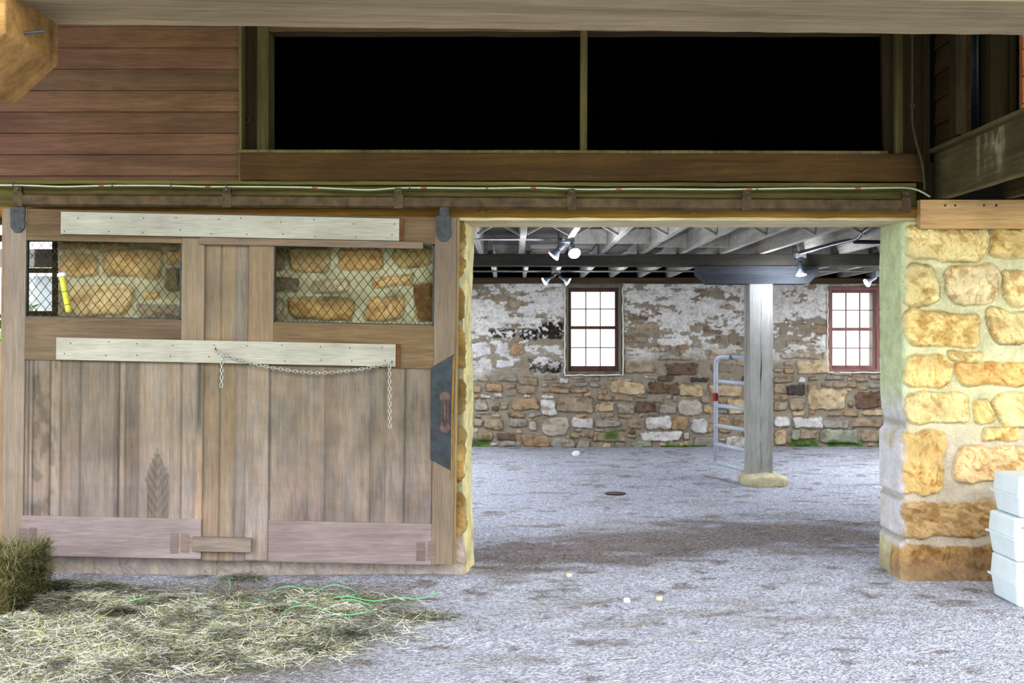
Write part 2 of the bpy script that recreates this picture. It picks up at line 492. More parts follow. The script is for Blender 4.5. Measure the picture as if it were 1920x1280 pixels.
def fill_random(stones, region, sizes, cols, n, rnd, gap=.012, b=.012):
    """drop random stones into the mortar that is still free"""
    u0, v0, u1, v1 = region; out = list(stones)
    for _ in range(n):
        w = rnd.uniform(*sizes[0]); h = rnd.uniform(*sizes[1])
        a = rnd.uniform(u0, u1-w); c = rnd.uniform(v0, v1-h)
        ok = True
        for s in out:
            if a < s[2]+gap and a+w > s[0]-gap and c < s[3]+gap and c+h > s[1]-gap:
                ok = False; break
        if ok: out.append((a, c, a+w, c+h, rnd.choice(cols), b*rnd.uniform(.7, 1.3)))
    return out

# ---- right pier (front face and jamb in one wrapped surface)
YF = 7.35
YEL = lin(240, 220, 162); YEL2 = lin(236, 210, 146); TAN = lin(200, 172, 128); TAN2 = lin(196, 164, 112); PALE = lin(236, 218, 172)  # yellow above, tan below: warm reflected light put into the stone colours
XC = P(1697, 800, 7.33).x
JT = .45; RC = .03
def pier_path(U):
    # u in [0,JT]: jamb from the back edge to the corner, then along the front to the right
    arc = RC*math.pi/2; a0 = JT-RC
    X = np.empty_like(U); Y = np.empty_like(U); NX = np.empty_like(U); NY = np.empty_like(U)
    m1 = U < a0; m3 = U > a0+arc; m2 = ~(m1 | m3)
    X[m1] = XC; Y[m1] = YF+JT-U[m1]; NX[m1] = -1; NY[m1] = 0
    t = (U[m2]-a0)/RC
    X[m2] = XC+RC-RC*np.cos(t); Y[m2] = YF+RC-RC*np.sin(t); NX[m2] = -np.cos(t); NY[m2] = -np.sin(t)
    X[m3] = XC+RC+(U[m3]-a0-arc); Y[m3] = YF; NX[m3] = 0; NY[m3] = -1
    return X, Y, NX, NY
uoff = (JT-RC)+RC*math.pi/2-(XC+RC)
uf = lambda x: x+uoff
S = [(1701, 428, 1852, 487, YEL), (1864, 428, 1990, 480, YEL2), (1701, 497, 1756, 573, YEL), (1775, 497, 1871, 570, PALE),
     (1888, 508, 1990, 570, YEL), (1701, 585, 1837, 651, YEL2), (1857, 582, 1990, 642, YEL), (1701, 668, 1781, 727, YEL2),
     (1796, 680, 1990, 721, lin(228, 190, 126)), (1784, 660, 1842, 674, YEL), (1702, 737, 1819, 791, YEL), (1831, 752, 1862, 794, YEL2),
     (1872, 738, 1990, 794, YEL), (1847, 805, 1911, 824, YEL2), (1640, 812, 1772, 927, lin(214, 184, 126), .03),
     (1794, 838, 1990, 905, lin(226, 196, 150)), (1640, 941, 1866, 1007, TAN, .03), (1890, 925, 1990, 1003, TAN),
     (1640, 1024, 1902, 1096, TAN2, .036), (1925, 1020, 1990, 1090, TAN)]
S = [(a-(3 if a > 1700 else 0), b-3, c+4, d+3)+t_ for (a, b, c, d, *t_) in [(q[0], q[1], q[2], q[3], *q[4:]) for q in S] for t_ in [tuple(t_)]]
st = pxstones(S, 7.32, uf, .036)
WHITEWASH = np.array(lin(226, 226, 232)); GRN = np.array(lin(206, 220, 178)); GMORT = np.array(lin(206, 206, 164)); LMORT = np.array(lin(188, 176, 164))
def pier_over(U, V, H, C):
    top = sm(V, 1.0, 1.35)
    # jamb skin
    jm = 1-sm(U+(fbm(U*9, V*9, 3, 3)-.5)*.05, JT-.02, JT+.015)
    n = fbm(U*8, V*10, 5, 91)
    lowmask = sm(V, .18, .24)
    skin = (GRN*top[..., None]+WHITEWASH*(1-top)[..., None])*(0.86+.24*n)[..., None]
    a = jm*lowmask*np.where(n > .36, .94, .5)
    C = C*(1-a[..., None])+skin*a[..., None]
    # browner towards the ground
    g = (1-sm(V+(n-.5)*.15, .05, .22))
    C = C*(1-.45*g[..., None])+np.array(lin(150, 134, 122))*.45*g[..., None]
    H = H*(1-.8*jm)+jm*.008*n
    # low mortar is grey, high mortar greenish with warm reflected light in the colour
    zj = lambda y: P(1697, y, YF).z
    prof = np.interp(V, [zj(1100), zj(1020), zj(1012), zj(1004), zj(940), zj(932), zj(924), zj(815), zj(806), zj(790), zj(770), zj(730), zj(640), zj(500), zj(410)],
                     [.012, .012, -.012, .004, .006, -.014, .010, .012, -.018, -.022, -.004, .004, .006, .012, .0])
    back = 1-sm(U, JT-.12, JT)
    H = H+prof*(1-sm(U, JT-.03, JT+.02))
    j1 = np.exp(-((V-zj(936))/.018)**2)+np.exp(-((V-zj(1012))/.022)**2)+np.exp(-((V-zj(795))/.03)**2)
    j1 = np.clip(j1, 0, 1)*jm*.8
    C = C*(1-j1[..., None])+np.array(lin(176, 170, 156))*j1[..., None]
    for yy in (500, 576, 700):
        H = H-.006*np.exp(-((V-zj(yy)-(n-.5)*.05)/.006)**2)*jm
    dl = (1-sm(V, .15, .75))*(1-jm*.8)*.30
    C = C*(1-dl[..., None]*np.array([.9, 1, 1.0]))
    low = (1-sm(V, .75, 1.2))*(1-jm)*(H < .010)
    C = C*(1-low[..., None]*.8)+LMORT*(.85+.3*n)[..., None]*low[..., None]*.8
    return H, C
mort = np.array(lin(216, 212, 172))
def pier_mort(U, V, H, C):
    low = (1-sm(V, .75, 1.15))[..., None]
    m = (H < .004)[..., None]
    return pier_over(U, V, H, C)
core = MB()
core.box(XC+.03, XC+2.2, YF+.05, YF+JT, -.1, 2.36)
stone_wall('wall_front_right', (pier_path, JT+.05+1.5), -.08, 2.40, .007, st, tuple(mort), M['stone'], rough=.008,
           overlay=pier_over, edge=.016, warp=.010, core=core, chis=.022, seed=4)

# ---- left stone wall behind the sliding door, with its jamb
XL0 = -2.98; XLC = P(868, 800, YF).x
LF = XLC-XL0
JD = Vector((.05, .45)).normalized(); JN = Vector((JD.y, -JD.x))
def left_path(U):
    a0 = LF-RC; arc = RC*math.pi/2
    X = np.empty_like(U); Y = np.empty_like(U); NX = np.empty_like(U); NY = np.empty_like(U)
    m1 = U < a0; m3 = U > a0+arc; m2 = ~(m1 | m3)
    X[m1] = XL0+U[m1]; Y[m1] = YF; NX[m1] = 0; NY[m1] = -1
    t = (U[m2]-a0)/RC
    X[m2] = XLC-RC+RC*np.sin(t); Y[m2] = YF+RC-RC*np.cos(t); NX[m2] = np.sin(t); NY[m2] = -np.cos(t)
    q = U[m3]-a0-arc
    X[m3] = XLC+q*JD.x; Y[m3] = YF+RC+q*JD.y; NX[m3] = JN.x; NY[m3] = JN.y
    return X, Y, NX, NY
ul = lambda x: x-XL0
OR = lin(190, 164, 116); OR2 = lin(176, 148, 98); OL = lin(172, 154, 104); GY = lin(180, 172, 146)
S = [(543, 465, 618, 507, OR), (631, 465, 721, 507, OR2), (739, 463, 806, 504, OL), (584, 522, 654, 548, GY), (698, 519, 772, 538, OR),
     (540, 558, 662, 600, OR2), (685, 556, 757, 600, OR), (778, 530, 812, 603, lin(130, 104, 66)), (500, 463, 533, 505, lin(130, 116, 86)),
     (500, 520, 560, 545, lin(120, 112, 96)), (505, 560, 530, 600, GY),
     (111, 476, 183, 517, OR), (193, 468, 301, 520, OR), (129, 535, 245, 594, lin(204, 184, 140)), (309, 504, 338, 545, lin(120, 108, 90)),
     (268, 548, 299, 561, OR), (258, 571, 345, 600, lin(150, 140, 120)), (111, 452, 240, 466, OR2), (250, 450, 345, 463, OL), (312, 468, 345, 495, OR2),
     (820, 415, 874, 470, OR2), (815, 480, 872, 520, lin(168, 138, 80)), (822, 532, 874, 600, OR2), (822, 612, 874, 690, lin(184, 154, 90)),
     (822, 712, 874, 780, OR2), (822, 800, 874, 905, lin(190, 162, 104)), (815, 925, 880, 1000, lin(176, 146, 96)), (815, 985, 872, 1082, lin(176, 146, 90))]
st = pxstones(S, 7.33, ul, .020)
rnd = random.Random(3)
for i in range(14):
    x0 = 60+i*58+rnd.uniform(-6, 6)
    st += pxstones([(x0, 1035, x0+50, 1100, lin(*rnd.choice([(160, 150, 146), (150, 138, 130), (172, 160, 150)])))], 7.33, ul, .014)
st = fill_random(st, (0, .05, LF-.1, 2.35), ((.12, .34), (.07, .18)), [OR, OR2, GY, OL], 900, rnd)
def left_over(U, V, H, C):
    jm = sm(U, LF-.02, LF+.06)
    n = fbm(U*10, V*10, 5, 31)
    skin = np.array(lin(238, 226, 170))*(0.8+.3*n)[..., None]
    a = jm*np.where(n > .34, .9, .45)
    C = C*(1-a[..., None])+skin*a[..., None]
    g = sm(fbm(U*2.5, V*3.5, 4, 66), .42, .62)*.6*(1-jm)*sm(V, .5, 1)
    C = C*(1-g[..., None])+np.array(lin(100, 92, 66))*g[..., None]
    st_ = sm(U, LF-.3, LF-.2)*(1-jm)*sm(fbm(U*14, V*11, 4, 67), .45, .6)*.5
    C = C*(1-st_[..., None])+np.array(lin(116, 92, 48))*st_[..., None]
    lo = (1-sm(V, .22, .34))*(1-jm)
    C = C*(1-.75*lo[..., None])+np.array(lin(176, 166, 160))*(.75+.5*n)[..., None]*.75*lo[..., None]
    return H+.008*jm*np.sin(V*6+1), C
core = MB(); core.box(XL0, XLC-.03, YF+.05, YF+.45, -.1, 2.36)
stone_wall('wall_front_left', (left_path, LF+.45), -.08, 2.40, .0085, st, lin(180, 178, 146), M['stone'], rough=.010,
           overlay=left_over, core=core, chis=.016, seed=9)

# ---- back wall
YB = 16.0; XB0 = -3.2; XB1 = 6.2
def back_path(U):
    return XB0+U, np.full_like(U, YB), np.zeros_like(U), -np.ones_like(U)
ub = lambda x: x-XB0
b1 = [(95, 330, 170, 385, 'o'), (205, 315, 330, 380, 'o'), (350, 320, 425, 352, 'o'), (440, 330, 580, 390, 't'), (150, 260, 225, 305, 't'), (300, 250, 440, 298, 'g'),
      (620, 355, 830, 390, 'o'), (640, 262, 735, 292, 't'), (700, 320, 850, 345, 't'), (860, 305, 970, 340, 'g'), (980, 305, 1060, 345, 'g'), (1130, 297, 1400, 395, 'y'),
      (1420, 305, 1650, 395, 'b'), (1655, 330, 1790, 395, 'y'), (120, 430, 215, 515, 'g'), (265, 393, 330, 428, 'w'), (165, 398, 240, 425, 'w'), (310, 450, 375, 508, 't'),
      (400, 420, 600, 512, 'o'), (615, 430, 730, 550, 'w'), (740, 420, 1005, 528, 't'), (835, 352, 965, 388, 'o'), (1025, 455, 1165, 530, 'y'), (1045, 400, 1150, 440, 'o'),
      (1165, 412, 1310, 445, 'o'), (1190, 465, 1320, 540, 'g'), (1330, 450, 1470, 535, 'b'), (1500, 475, 1630, 545, 'g'), (1650, 450, 1830, 552, 'p'), (1330, 400, 1420, 425, 't'),
      (1480, 410, 1535, 460, 't'), (365, 535, 500, 570, 'o'), (525, 530, 620, 565, 'g'), (80, 580, 180, 640, 't'), (190, 575, 335, 660, 't'), (380, 575, 515, 640, 'g'),
      (525, 600, 590, 668, 'p'), (630, 570, 825, 705, 'p'), (850, 570, 1010, 650, 'w'), (1020, 590, 1215, 640, 'g'), (1200, 545, 1290, 575, 'o'), (1265, 585, 1360, 655, 't'),
      (1400, 565, 1600, 662, 'w'), (1600, 570, 1720, 660, 'o'), (1740, 580, 1870, 690, 'w'), (1270, 655, 1325, 698, 'b'), (1370, 675, 1670, 750, 'w'), (1685, 680, 1725, 738, 'p'),
      (290, 690, 430, 740, 'b'), (140, 685, 260, 745, 't'), (480, 700, 680, 795, 'o'), (700, 730, 870, 800, 'g'), (1010, 675, 1235, 752, 't'), (970, 680, 1010, 720, 'o'),
      (1290, 745, 1450, 795, 'm'), (310, 745, 430, 785, 'g'), (880, 740, 980, 800, 'g'), (1250, 35, 1400, 100, 't'), (1420, 32, 1590, 75, 't'), (1640, 30, 1750, 80, 'o'),
      (1245, 125, 1475, 235, 't'), (1510, 105, 1700, 140, 't'), (1555, 165, 1790, 250, 'b'), (1500, 260, 1620, 300, 'b')]
b2 = [(50, 315, 230, 415, 'y'), (280, 325, 520, 415, 'y'), (50, 435, 210, 555, 'p'), (220, 410, 285, 462, 't'), (235, 475, 310, 540, 'y'), (345, 420, 410, 460, 'o'),
      (415, 430, 560, 545, 'y'), (0, 565, 115, 660, 'o'), (145, 585, 265, 685, 'w'), (345, 565, 440, 680, 'o'), (255, 610, 320, 680, 't'), (160, 712, 330, 785, 'g'),
      (400, 710, 560, 790, 'w'), (85, 680, 130, 738, 'p'), (140, 270, 275, 302, 'd'), (280, 50, 430, 140, 'o'), (60, 60, 150, 140, 't'), (760, 260, 910, 305, 't'),
      (760, 315, 850, 388, 't'), (855, 318, 1000, 400, 'd'), (1015, 315, 1085, 368, 't'), (870, 425, 1000, 515, 't'), (810, 405, 870, 445, 'o'), (760, 455, 865, 515, 't'),
      (1015, 350, 1305, 515, 'y'), (1320, 448, 1358, 490, 'o'), (1375, 375, 1590, 498, 'b'), (1470, 310, 1600, 352, 'g'), (1205, 305, 1390, 345, 't'), (1115, 312, 1195, 338, 't'),
      (1430, 510, 1580, 555, 'y'), (1280, 520, 1395, 565, 'o'), (1160, 530, 1270, 562, 't'), (760, 560, 880, 645, 'w'), (905, 570, 1130, 655, 'w'), (1125, 590, 1330, 655, 'g'),
      (1355, 580, 1570, 640, 't'), (1110, 655, 1395, 762, 'm'), (1415, 655, 1640, 752, 't'), (895, 665, 960, 735, 'm'), (960, 665, 1085, 730, 't'), (765, 665, 855, 775, 'y'),
      (815, 65, 1115, 130, 't'), (935, 135, 1180, 240, 'y'), (1125, 60, 1180, 140, 't'), (835, 155, 910, 185, 't'), (835, 205, 915, 245, 'o'), (1190, 215, 1350, 255, 'g'),
      (1370, 250, 1470, 305, 't'), (1480, 255, 1600, 285, 'g'), (1020, 260, 1100, 290, 't'), (760, 200, 830, 230, 't'), (1150, 255, 1290, 290, 'g')]
b3 = [(235, 930, 430, 1005, 'k'), (475, 930, 612, 1025, 'k'), (622, 885, 815, 1010, 'k'), (540, 1180, 800, 1275, 'k'), (90, 1040, 245, 1150, 'W'), (290, 1040, 380, 1140, 'W'),
      (400, 1045, 510, 1140, 'o'), (80, 1180, 260, 1250, 'W'), (290, 1175, 430, 1235, 'W'), (1540, 985, 1790, 1045, 't'), (230, 730, 330, 790, 't'), (220, 835, 270, 890, 't'),
      (230, 660, 275, 705, 't'), (1285, 990, 1460, 1040, 't'), (520, 1060, 700, 1150, 'g')]
def _ds(d, f=.28):
    return {k: tuple(c*(1-f)+f*(.35*v[0]+.5*v[1]+.15*v[2]) for c in v) for k, v in d.items()}
CM = {'o': lin(178, 146, 104), 't': lin(168, 148, 118), 'g': lin(164, 156, 142), 'w': lin(206, 202, 198), 'y': lin(200, 176, 130), 'b': lin(124, 98, 76),
      'p': lin(190, 178, 160), 'm': lin(158, 164, 140), 'd': lin(88, 80, 76), 'k': lin(62, 54, 50), 'W': lin(204, 202, 204)}
CM = _ds(CM)
L = [(860+a/4, 640+b/4, 860+c/4, 640+d/4, CM[e]) for a, b, c, d, e in b1]
L += [(1260+a/4, 640+b/4, 1260+c/4, 640+d/4, CM[e]) for a, b, c, d, e in b2]
L += [(860+a/4.13, 390+b/4.13, 860+c/4.13, 390+d/4.13, CM[e], .008) for a, b, c, d, e in b3]
st = pxstones(L, YB, ub, .035)
rnd = random.Random(11)
SC = [CM[k] for k in 'oottggyybpwg']
zt = P(0, 705, YB).z
st = fill_random(st, (0, -.02, XB1-XB0, zt+.02), ((.16, .42), (.09, .2)), SC, 1800, rnd, .004, .03)
st = fill_random(st, (0, -.02, XB1-XB0, zt), ((.07, .2), (.04, .09)), SC, 5000, rnd, .0, .025)
st = fill_random(st, (0, zt, XB1-XB0, 2.3), ((.2, .5), (.1, .2)), [lin(150, 132, 110), lin(166, 152, 132), lin(138, 126, 112), lin(150, 140, 126)], 700, rnd, .02, .012)
def back_over(U, V, H, C):
    n = fbm(U*2.2, V*4.6, 6, 5)
    n2 = fbm(U*12, V*16, 4, 8); n3 = fbm(U*34, V*44, 3, 18); nl = fbm(U*5, V*16, 4, 28)
    X = U+XB0
    lo = 1.30-.25*(1-sm(X, .9, 1.5))
    up = sm(V+(n-.5)*.5, lo-.12, lo+.25)
    q = n*.42+n2*.2+n3*.12+nl*.26
    w = sm(q, .51-.055*sm(V, lo, 2.1), .535-.055*sm(V, lo, 2.1))*up
    dark = (C.sum(-1) < .30)
    w = np.where(dark, sm(n2*.5+n3*.5, .54, .58)*.95*up, w)
    wash = np.array(lin(218, 216, 212))*(0.78+.36*n2)[..., None]*(0.86+.28*n)[..., None]
    w = w*(.72+.28*sm(n3, .3, .5))
    C = C*(1-w[..., None])+wash*w[..., None]
    gm = sm(n, .47, .56)*(1-w)*up*.5
    C = C*(1-gm[..., None])+np.array(lin(160, 152, 138))*gm[..., None]
    # moss at the foot, where the photo shows it
    for px0, px1, hh in ((882, 925, .16), (1128, 1165, .3), (1475, 1540, .14), (1545, 1625, .12), (1240, 1330, .06), (1640, 1660, .2)):
        xa, xb = P(px0, 0, YB).x, P(px1, 0, YB).x
        m = sm(X, xa, xa+.08)*(1-sm(X, xb-.08, xb))*(1-sm(V+(n2-.5)*.1, hh*.55, hh))
        if px0 == 1128: m = m*sm(V, .08, .14)
        m = m*.9
        C = C*(1-m[..., None])+np.array(lin(84, 112, 52))*(0.6+.8*n2)[..., None]*m[..., None]
    H = H*(1-.5*w)
    return H, C
def whole(px0, py0, px1, py1, Y=YB):
    a = P(px0, py1, Y); b = P(px1, py0, Y); return (ub(a.x), a.z, ub(b.x), b.z)
HOL = [whole(1060, 533, 1166, 702), whole(1554, 538, 1650, 697)]
core = MB()
xs_ = [XB0]+[q for h in HOL for q in (h[0]+XB0, h[2]+XB0)]+[XB1]
for i in range(0, len(xs_), 2): core.box(xs_[i], xs_[i+1], YB+.06, YB+.5, -.1, 2.42)
for h in HOL:
    core.box(h[0]+XB0, h[2]+XB0, YB+.06, YB+.5, -.1, h[1]); core.box(h[0]+XB0, h[2]+XB0, YB+.06, YB+.5, h[3], 2.42)
    # reveal lining
    for (xa, xb, za, zb) in ((h[0]+XB0-.02, h[0]+XB0, h[1], h[3]), (h[2]+XB0, h[2]+XB0+.02, h[1], h[3]), (h[0]+XB0, h[2]+XB0, h[1]-.02, h[1]), (h[0]+XB0, h[2]+XB0, h[3], h[3]+.02)):
        core.box(xa, xb, YB-.012, YB+.08, za, zb)
stone_wall('wall_back', (back_path, XB1-XB0), -.06, 2.36, .0105, st, lin(152, 143, 128), M['rubble'], holes=HOL, rough=.016, smear=.05,
           overlay=back_over, core=core, warp=.016, seed=21)
b = MB(); b.box(XB0, XB1, YB+.22, YB+.5, 2.415, 2.75); b.build('wall_back_rim', M['black'], kind='structure')
# side walls of the stable room
for nm, x0, x1, y0, y1 in (('wall_left', XL0, XL0+.25, YF+.46, YB+.5), ('wall_right', XB1-.2, XB1+.2, YF+.1, YB+.5)):
    b = MB(); b.col = lin(160, 152, 140); b.box(x0, x1, y0, y1, -.1, 2.42); b.build(nm, M['rubble'], kind='structure')
b = MB(); b.col = lin(170, 160, 140); b.box(XC+2.15, XB1, YF, YF+.45, -.1, 2.42)
b.build('wall_front_far_right', M['rubble'], kind='structure')

# ------------------------------------------------------------------ windows of the back wall
def make_window(n, fr, gl, mid, fm, smat, label):
    t = thing('window_%d' % n, P((fr[0]+fr[2])/2, fr[3], YB), label, 'window', kind='structure')
    x0, y0, x1, y1 = fr; gx0, gy0, gx1, gy1 = gl
    f = MB()
    w = 6
    for (a, b, c, d) in ((x0, y0, x1, y0+w), (x0, y1-w, x1, y1), (x0, y0+w, x0+w, y1-w), (x1-w, y0+w, x1, y1-w)):
        f.prism([(a, b), (c, b), (c, d), (a, d)], YB-.02, YB+.16)
    f.build('frame', fm, t, bevel=.004)
    for k, (ya, yb, yy) in enumerate(((gy0, mid-3, YB+.09), (mid+3, gy1, YB+.04))):
        s = MB()
        xo0, xo1 = x0+w, x1-w
        top = ya-(6 if k == 0 else 6); bot = yb+(6 if k == 0 else 10)
        top = y0+w-1 if k == 0 else top
        bot = y1-w+1 if k == 1 else bot
        for (a, b, c, d) in ((xo0, top, xo1, ya), (xo0, yb, xo1, bot), (xo0, ya, gx0, yb), (gx1, ya, xo1, yb)):
            s.prism([(a, b), (c, b), (c, d), (a, d)], yy, yy+.045)
        so = s.build('sash', smat, t, bevel=.003)
        m = MB(); mw = 1.0
        for j in (1, 2):
            xx = gx0+(gx1-gx0)*j/3; m.prism([(xx-mw, ya), (xx+mw, ya), (xx+mw, yb), (xx-mw, yb)], yy+.01, yy+.035)
        ym = (ya+yb)/2
        m.prism([(gx0, ym-mw), (gx1, ym-mw), (gx1, ym+mw), (gx0, ym+mw)], yy+.012, yy+.033)
        m.build('muntin_grid', smat, so)
        g = MB(); g.prism([(gx0-1, ya-1), (gx1+1, ya-1), (gx1+1, yb+1), (gx0-1, yb+1)], yy+.02, yy+.024)
        g.build('pane', M['glass'], so)
    return t
make_window(1, (1060, 533, 1166, 702), (1071, 547, 1153, 686), 614, M['winframe'], M['sash'], 'six over six sash window with grey frame left of the post')
make_window(2, (1554, 538, 1650, 697), (1561, 549, 1638, 685), 617, M['sash_red'], M['sash_red'], 'six over six sash window with reddish frame right of the post')

for k, q in enumerate(((1059, 534, 1168, 703), (1552, 540, 1651, 698))):
    pts = []; rr_ = random.Random(k)
    x0, y0, x1, y1 = q
    path = [(x0, y) for y in range(y0, y1, 8)]+[(x, y1) for x in range(x0, x1, 8)]+[(x1, y) for y in range(y1, y0, -8)]
    m = MB(); m.tube([P(x+rr_.uniform(-1, 1), y+rr_.uniform(-1, 1), YB-.03) for x, y in path], .011, 6)
    m.build('trim_%d' % (k+1), M['plaster'], kind='structure', smooth=True)
# timber plate on top of the back wall
b = MB(); a = P(600, 527, YB-.03)
b.bar((XB0, YB+.08, 2.375), (XB1, YB+.08, 2.375), .3, .09, seg=24, cham=.01, amp=.006)
b.build('wall_plate', M['plate'], label='brown timber plate lying along the top of the back stone wall', category='timber')

# ------------------------------------------------------------------ stable ceiling: deck, joists, bridging, beam, bolster, post
b = MB()
for i in range(54):
    y = YF+.1+i*.165
    b.col = tuple([random.uniform(.7, 1.1)]*3)
    b.box(XL0, XB1, y, y+.158, 2.70, 2.73)
b.build('ceiling', M['deck'], kind='structure')
ORD = ['first', 'second', 'third', 'fourth', 'fifth', 'sixth', 'seventh', 'eighth', 'ninth', 'tenth', 'eleventh', 'twelfth', 'thirteenth', 'fourteenth', 'fifteenth']
ZJ = 2.46
near = [-.354+.426*k for k in range(-6, 13)]
vis = [x for x in near if x > -.5]
for x in near:
    b = MB(); b.bar((x+.025, YF+.36, ZJ+.12), (x+.025, 12.12, ZJ+.12), .058, .238, seg=10, cham=.004, amp=.003, seed=int(x*100))
    if x in vis and vis.index(x) < 11:
        k = vis.index(x); lab = 'whitewashed ceiling joist before the cross beam, %s from the doorway\'s left edge' % ORD[k]
    elif x < -.5: lab = 'whitewashed near ceiling joist hidden behind the sliding door side'
    else: lab = 'whitewashed near ceiling joist hidden behind the right stone pier'
    b.build('ceiling_joist', M['joist'], label=lab, category='joist', group='ceiling joists before the cross beam')
far = [-.236+.413*k for k in range(-7, 16)]
fv = [x for x in far if x > -.3]
for x in far:
    b = MB(); b.bar((x, 12.14, ZJ+.09), (x, YB+.2, ZJ+.06), .052, .2, seg=6, cham=.004, amp=.003, seed=int(x*100)+9)
    if x in fv and fv.index(x) < 12: lab = 'whitewashed ceiling joist beyond the cross beam, %s from the left' % ORD[fv.index(x)]
    elif x < -.3: lab = 'whitewashed far ceiling joist hidden behind the sliding door side'
    else: lab = 'whitewashed far ceiling joist hidden behind the right stone pier'
    b.build('ceiling_joist', M['joist'], label=lab, category='joist', group='ceiling joists beyond the cross beam')
for row, (jl, yb_, zb, ht, nm) in enumerate(((near, 9.66, 2.47, .2, 'near'), (far, 13.6, 2.455, .17, 'far'))):
    cnt = 0
    for i in range(len(jl)-1):
        if jl[i] < -.95 or i > len(jl)-4: continue
        off = .025 if row == 0 else 0
        x0, x1 = jl[i]+off+.03, jl[i+1]+off-.03
        t = thing('cross_bridging', ((x0+x1)/2, yb_, zb), 'crossed wooden bridging between %s ceiling joists, %s pair from the left' % (nm, ORD[min(cnt, 14)]), 'bridging', group='cross bridging between the %s joists' % nm)
        cnt += 1
        for s, dy in ((0, -.02), (1, .02)):
            za, zc = (zb, zb+ht) if s == 0 else (zb+ht, zb)
            m = MB(); m.bar((x0, yb_+dy, za), (x1, yb_+dy, zc), .035, .022, up=(0, 0, 1), cham=.002)
            m.build('strut', M['joist'], t)
# solid blocking near the beam
for k, (i, y) in enumerate(((7+3, 10.9), (7+4, 11.35), (7+5, 11.35), (7+2, 10.9))):
    i = i-1
    m = MB(); m.bar((near[i]+.056, y, ZJ+.10), (near[i+1]-.006, y, ZJ+.10), .045, .14, cham=.003)
    m.build('blocking_board', M['joist'], label='short board blocking between near ceiling joists, %s of four beside the cross beam' % ORD[k], category='board', group='blocking boards between joists')

b = MB(); b.bar((XL0, 12.0, 2.397), (XB1, 12.0, 2.397), .26, .122, seg=30, cham=.006, amp=.004)
b.build('cross_beam', M['inbeam'], label='dark timber cross beam running under the stable ceiling joists', category='beam')
# bolster (chamfered ends) on the post
b = MB(); b.prism([(1310, 498), (1535, 498), (1535, 513), (1517, 532), (1330, 532), (1310, 513)], 11.86, 12.14)
b.build('post_bolster', M['inbolster'], bevel=.006, label='slate grey timber bolster with chamfered ends on top of the stable post', category='bolster')
pa = P(1427, 532, 11.88); pb = P(1427, 897, 11.88)
b = MB(); b.bar((pa.x, 12.01, pb.z), (pa.x, 12.01, pa.z), .255, .255, up=(0, 1, 0), seg=14, cham=.010, amp=.002)
b.build('wooden_post', M['post'], label='square grey wooden post standing on a stone pad in the stable', category='post')
po = bpy.data.objects['wooden_post']
m = MB(); rc = random.Random(4); pts = []
for i in range(30):
    z = pb.z+.1+i*(pa.z-pb.z-.12)/29; pts.append((pa.x-.0+.004*math.sin(i*.8)+rc.uniform(-.002, .002), 11.8835, z))
m.tube(pts, .003, 4, rf=lambda t: .0016+.005*math.exp(-((t-.52)/.06)**2)); m.build('drying_crack', M['lampblack'], po, label='dark drying crack down the post face')
# stone pad
def blob(name, c, r, mat, col, seed, nz=.18, sub=4, **props):
    import bmesh
    bm = bmesh.new(); bmesh.ops.create_icosphere(bm, subdivisions=sub, radius=1.0)
    vs = np.array([v.co[:] for v in bm.verts]); fs = [tuple(v.index for v in f.verts) for f in bm.faces]; bm.free()
    n = fbm(vs[:, 0]*1.6+seed, vs[:, 1]*1.6+vs[:, 2]*1.3, 4, seed)-.5
    k = np.sign(vs)*np.abs(vs)**.75
    v2 = k*(1+nz*n[:, None]*2)*np.array(r)+np.array(c)
    return mesh_obj(name, v2, fs, np.tile(np.array(col), (len(v2), 1)), mat, smooth=True, **props)
blob('stone_pad', (2.685, 12.0, .045), (.25, .24, .095), M['pad'], lin(196, 188, 160), 5, .2, label='rough pale boulder pad under the wooden stable post', category='stone')

# ------------------------------------------------------------------ tube gate leaning by the post
gt = thing('tube_gate', P(1340, 868, 12.7), 'galvanised tubular metal gate hinged behind the stable post', 'gate')
A = lambda py: P(1342, py, 12.72)
def Bp(py): return P(1402, py, 12.1)
fr = MB()
tl = P(1342, 668, 12.72); bl = P(1342, 867, 12.72)
arc = []
for k in range(7):
    a = math.pi/2*k/6
    pL = P(1342+14*(1-math.cos(a)), 682-14*math.sin(a)+.1, 12.72-.14*(1-math.cos(a)))
    arc.append(pL)
end_top = P(1405, 669, 12.12); end_bot = P(1405, 882, 12.12)
fr.tube([bl]+arc+[end_top], .025, 10)
fr.tube([bl+Vector((0, 0, .0)), end_bot], .024, 10)
fr.tube([end_bot+Vector((.01, 0, -.02)), end_top+Vector((.01, 0, .02))], .021, 10)
fr.build('gate_frame', M['galv'], gt, smooth=True)
for (a, b_) in ((714, 719), (759, 768), (797, 807), (832, 846)):
    m = MB(); m.tube([P(1342, a, 12.72), P(1405, b_, 12.12)], .023, 10); m.build('rail_tube', M['galv'], gt, smooth=True)
m = MB(); p = P(1341, 744, 12.69); m.box(p.x-.03, p.x+.03, p.y-.03, p.y+.012, p.z-.045, p.z+.045)
m.build('latch_clip', M['red'], gt, bevel=.005, label='red latch clip')
m = MB(); p = P(1342, 744, 12.66); m.box(p.x+.004, p.x+.022, p.y-.012, p.y+.012, p.z-.035, p.z+.035)
m.build('latch_bolt', M['lampblack'], gt, bevel=.002)
m = MB(); p = P(1374, 670, 12.42); m.lathe(p-Vector((.03, .0, 0)), (1, -.8, 0), [(0, .026), (.06, .026)], 10); m.build('tape_band', M['lampwhite'], gt)

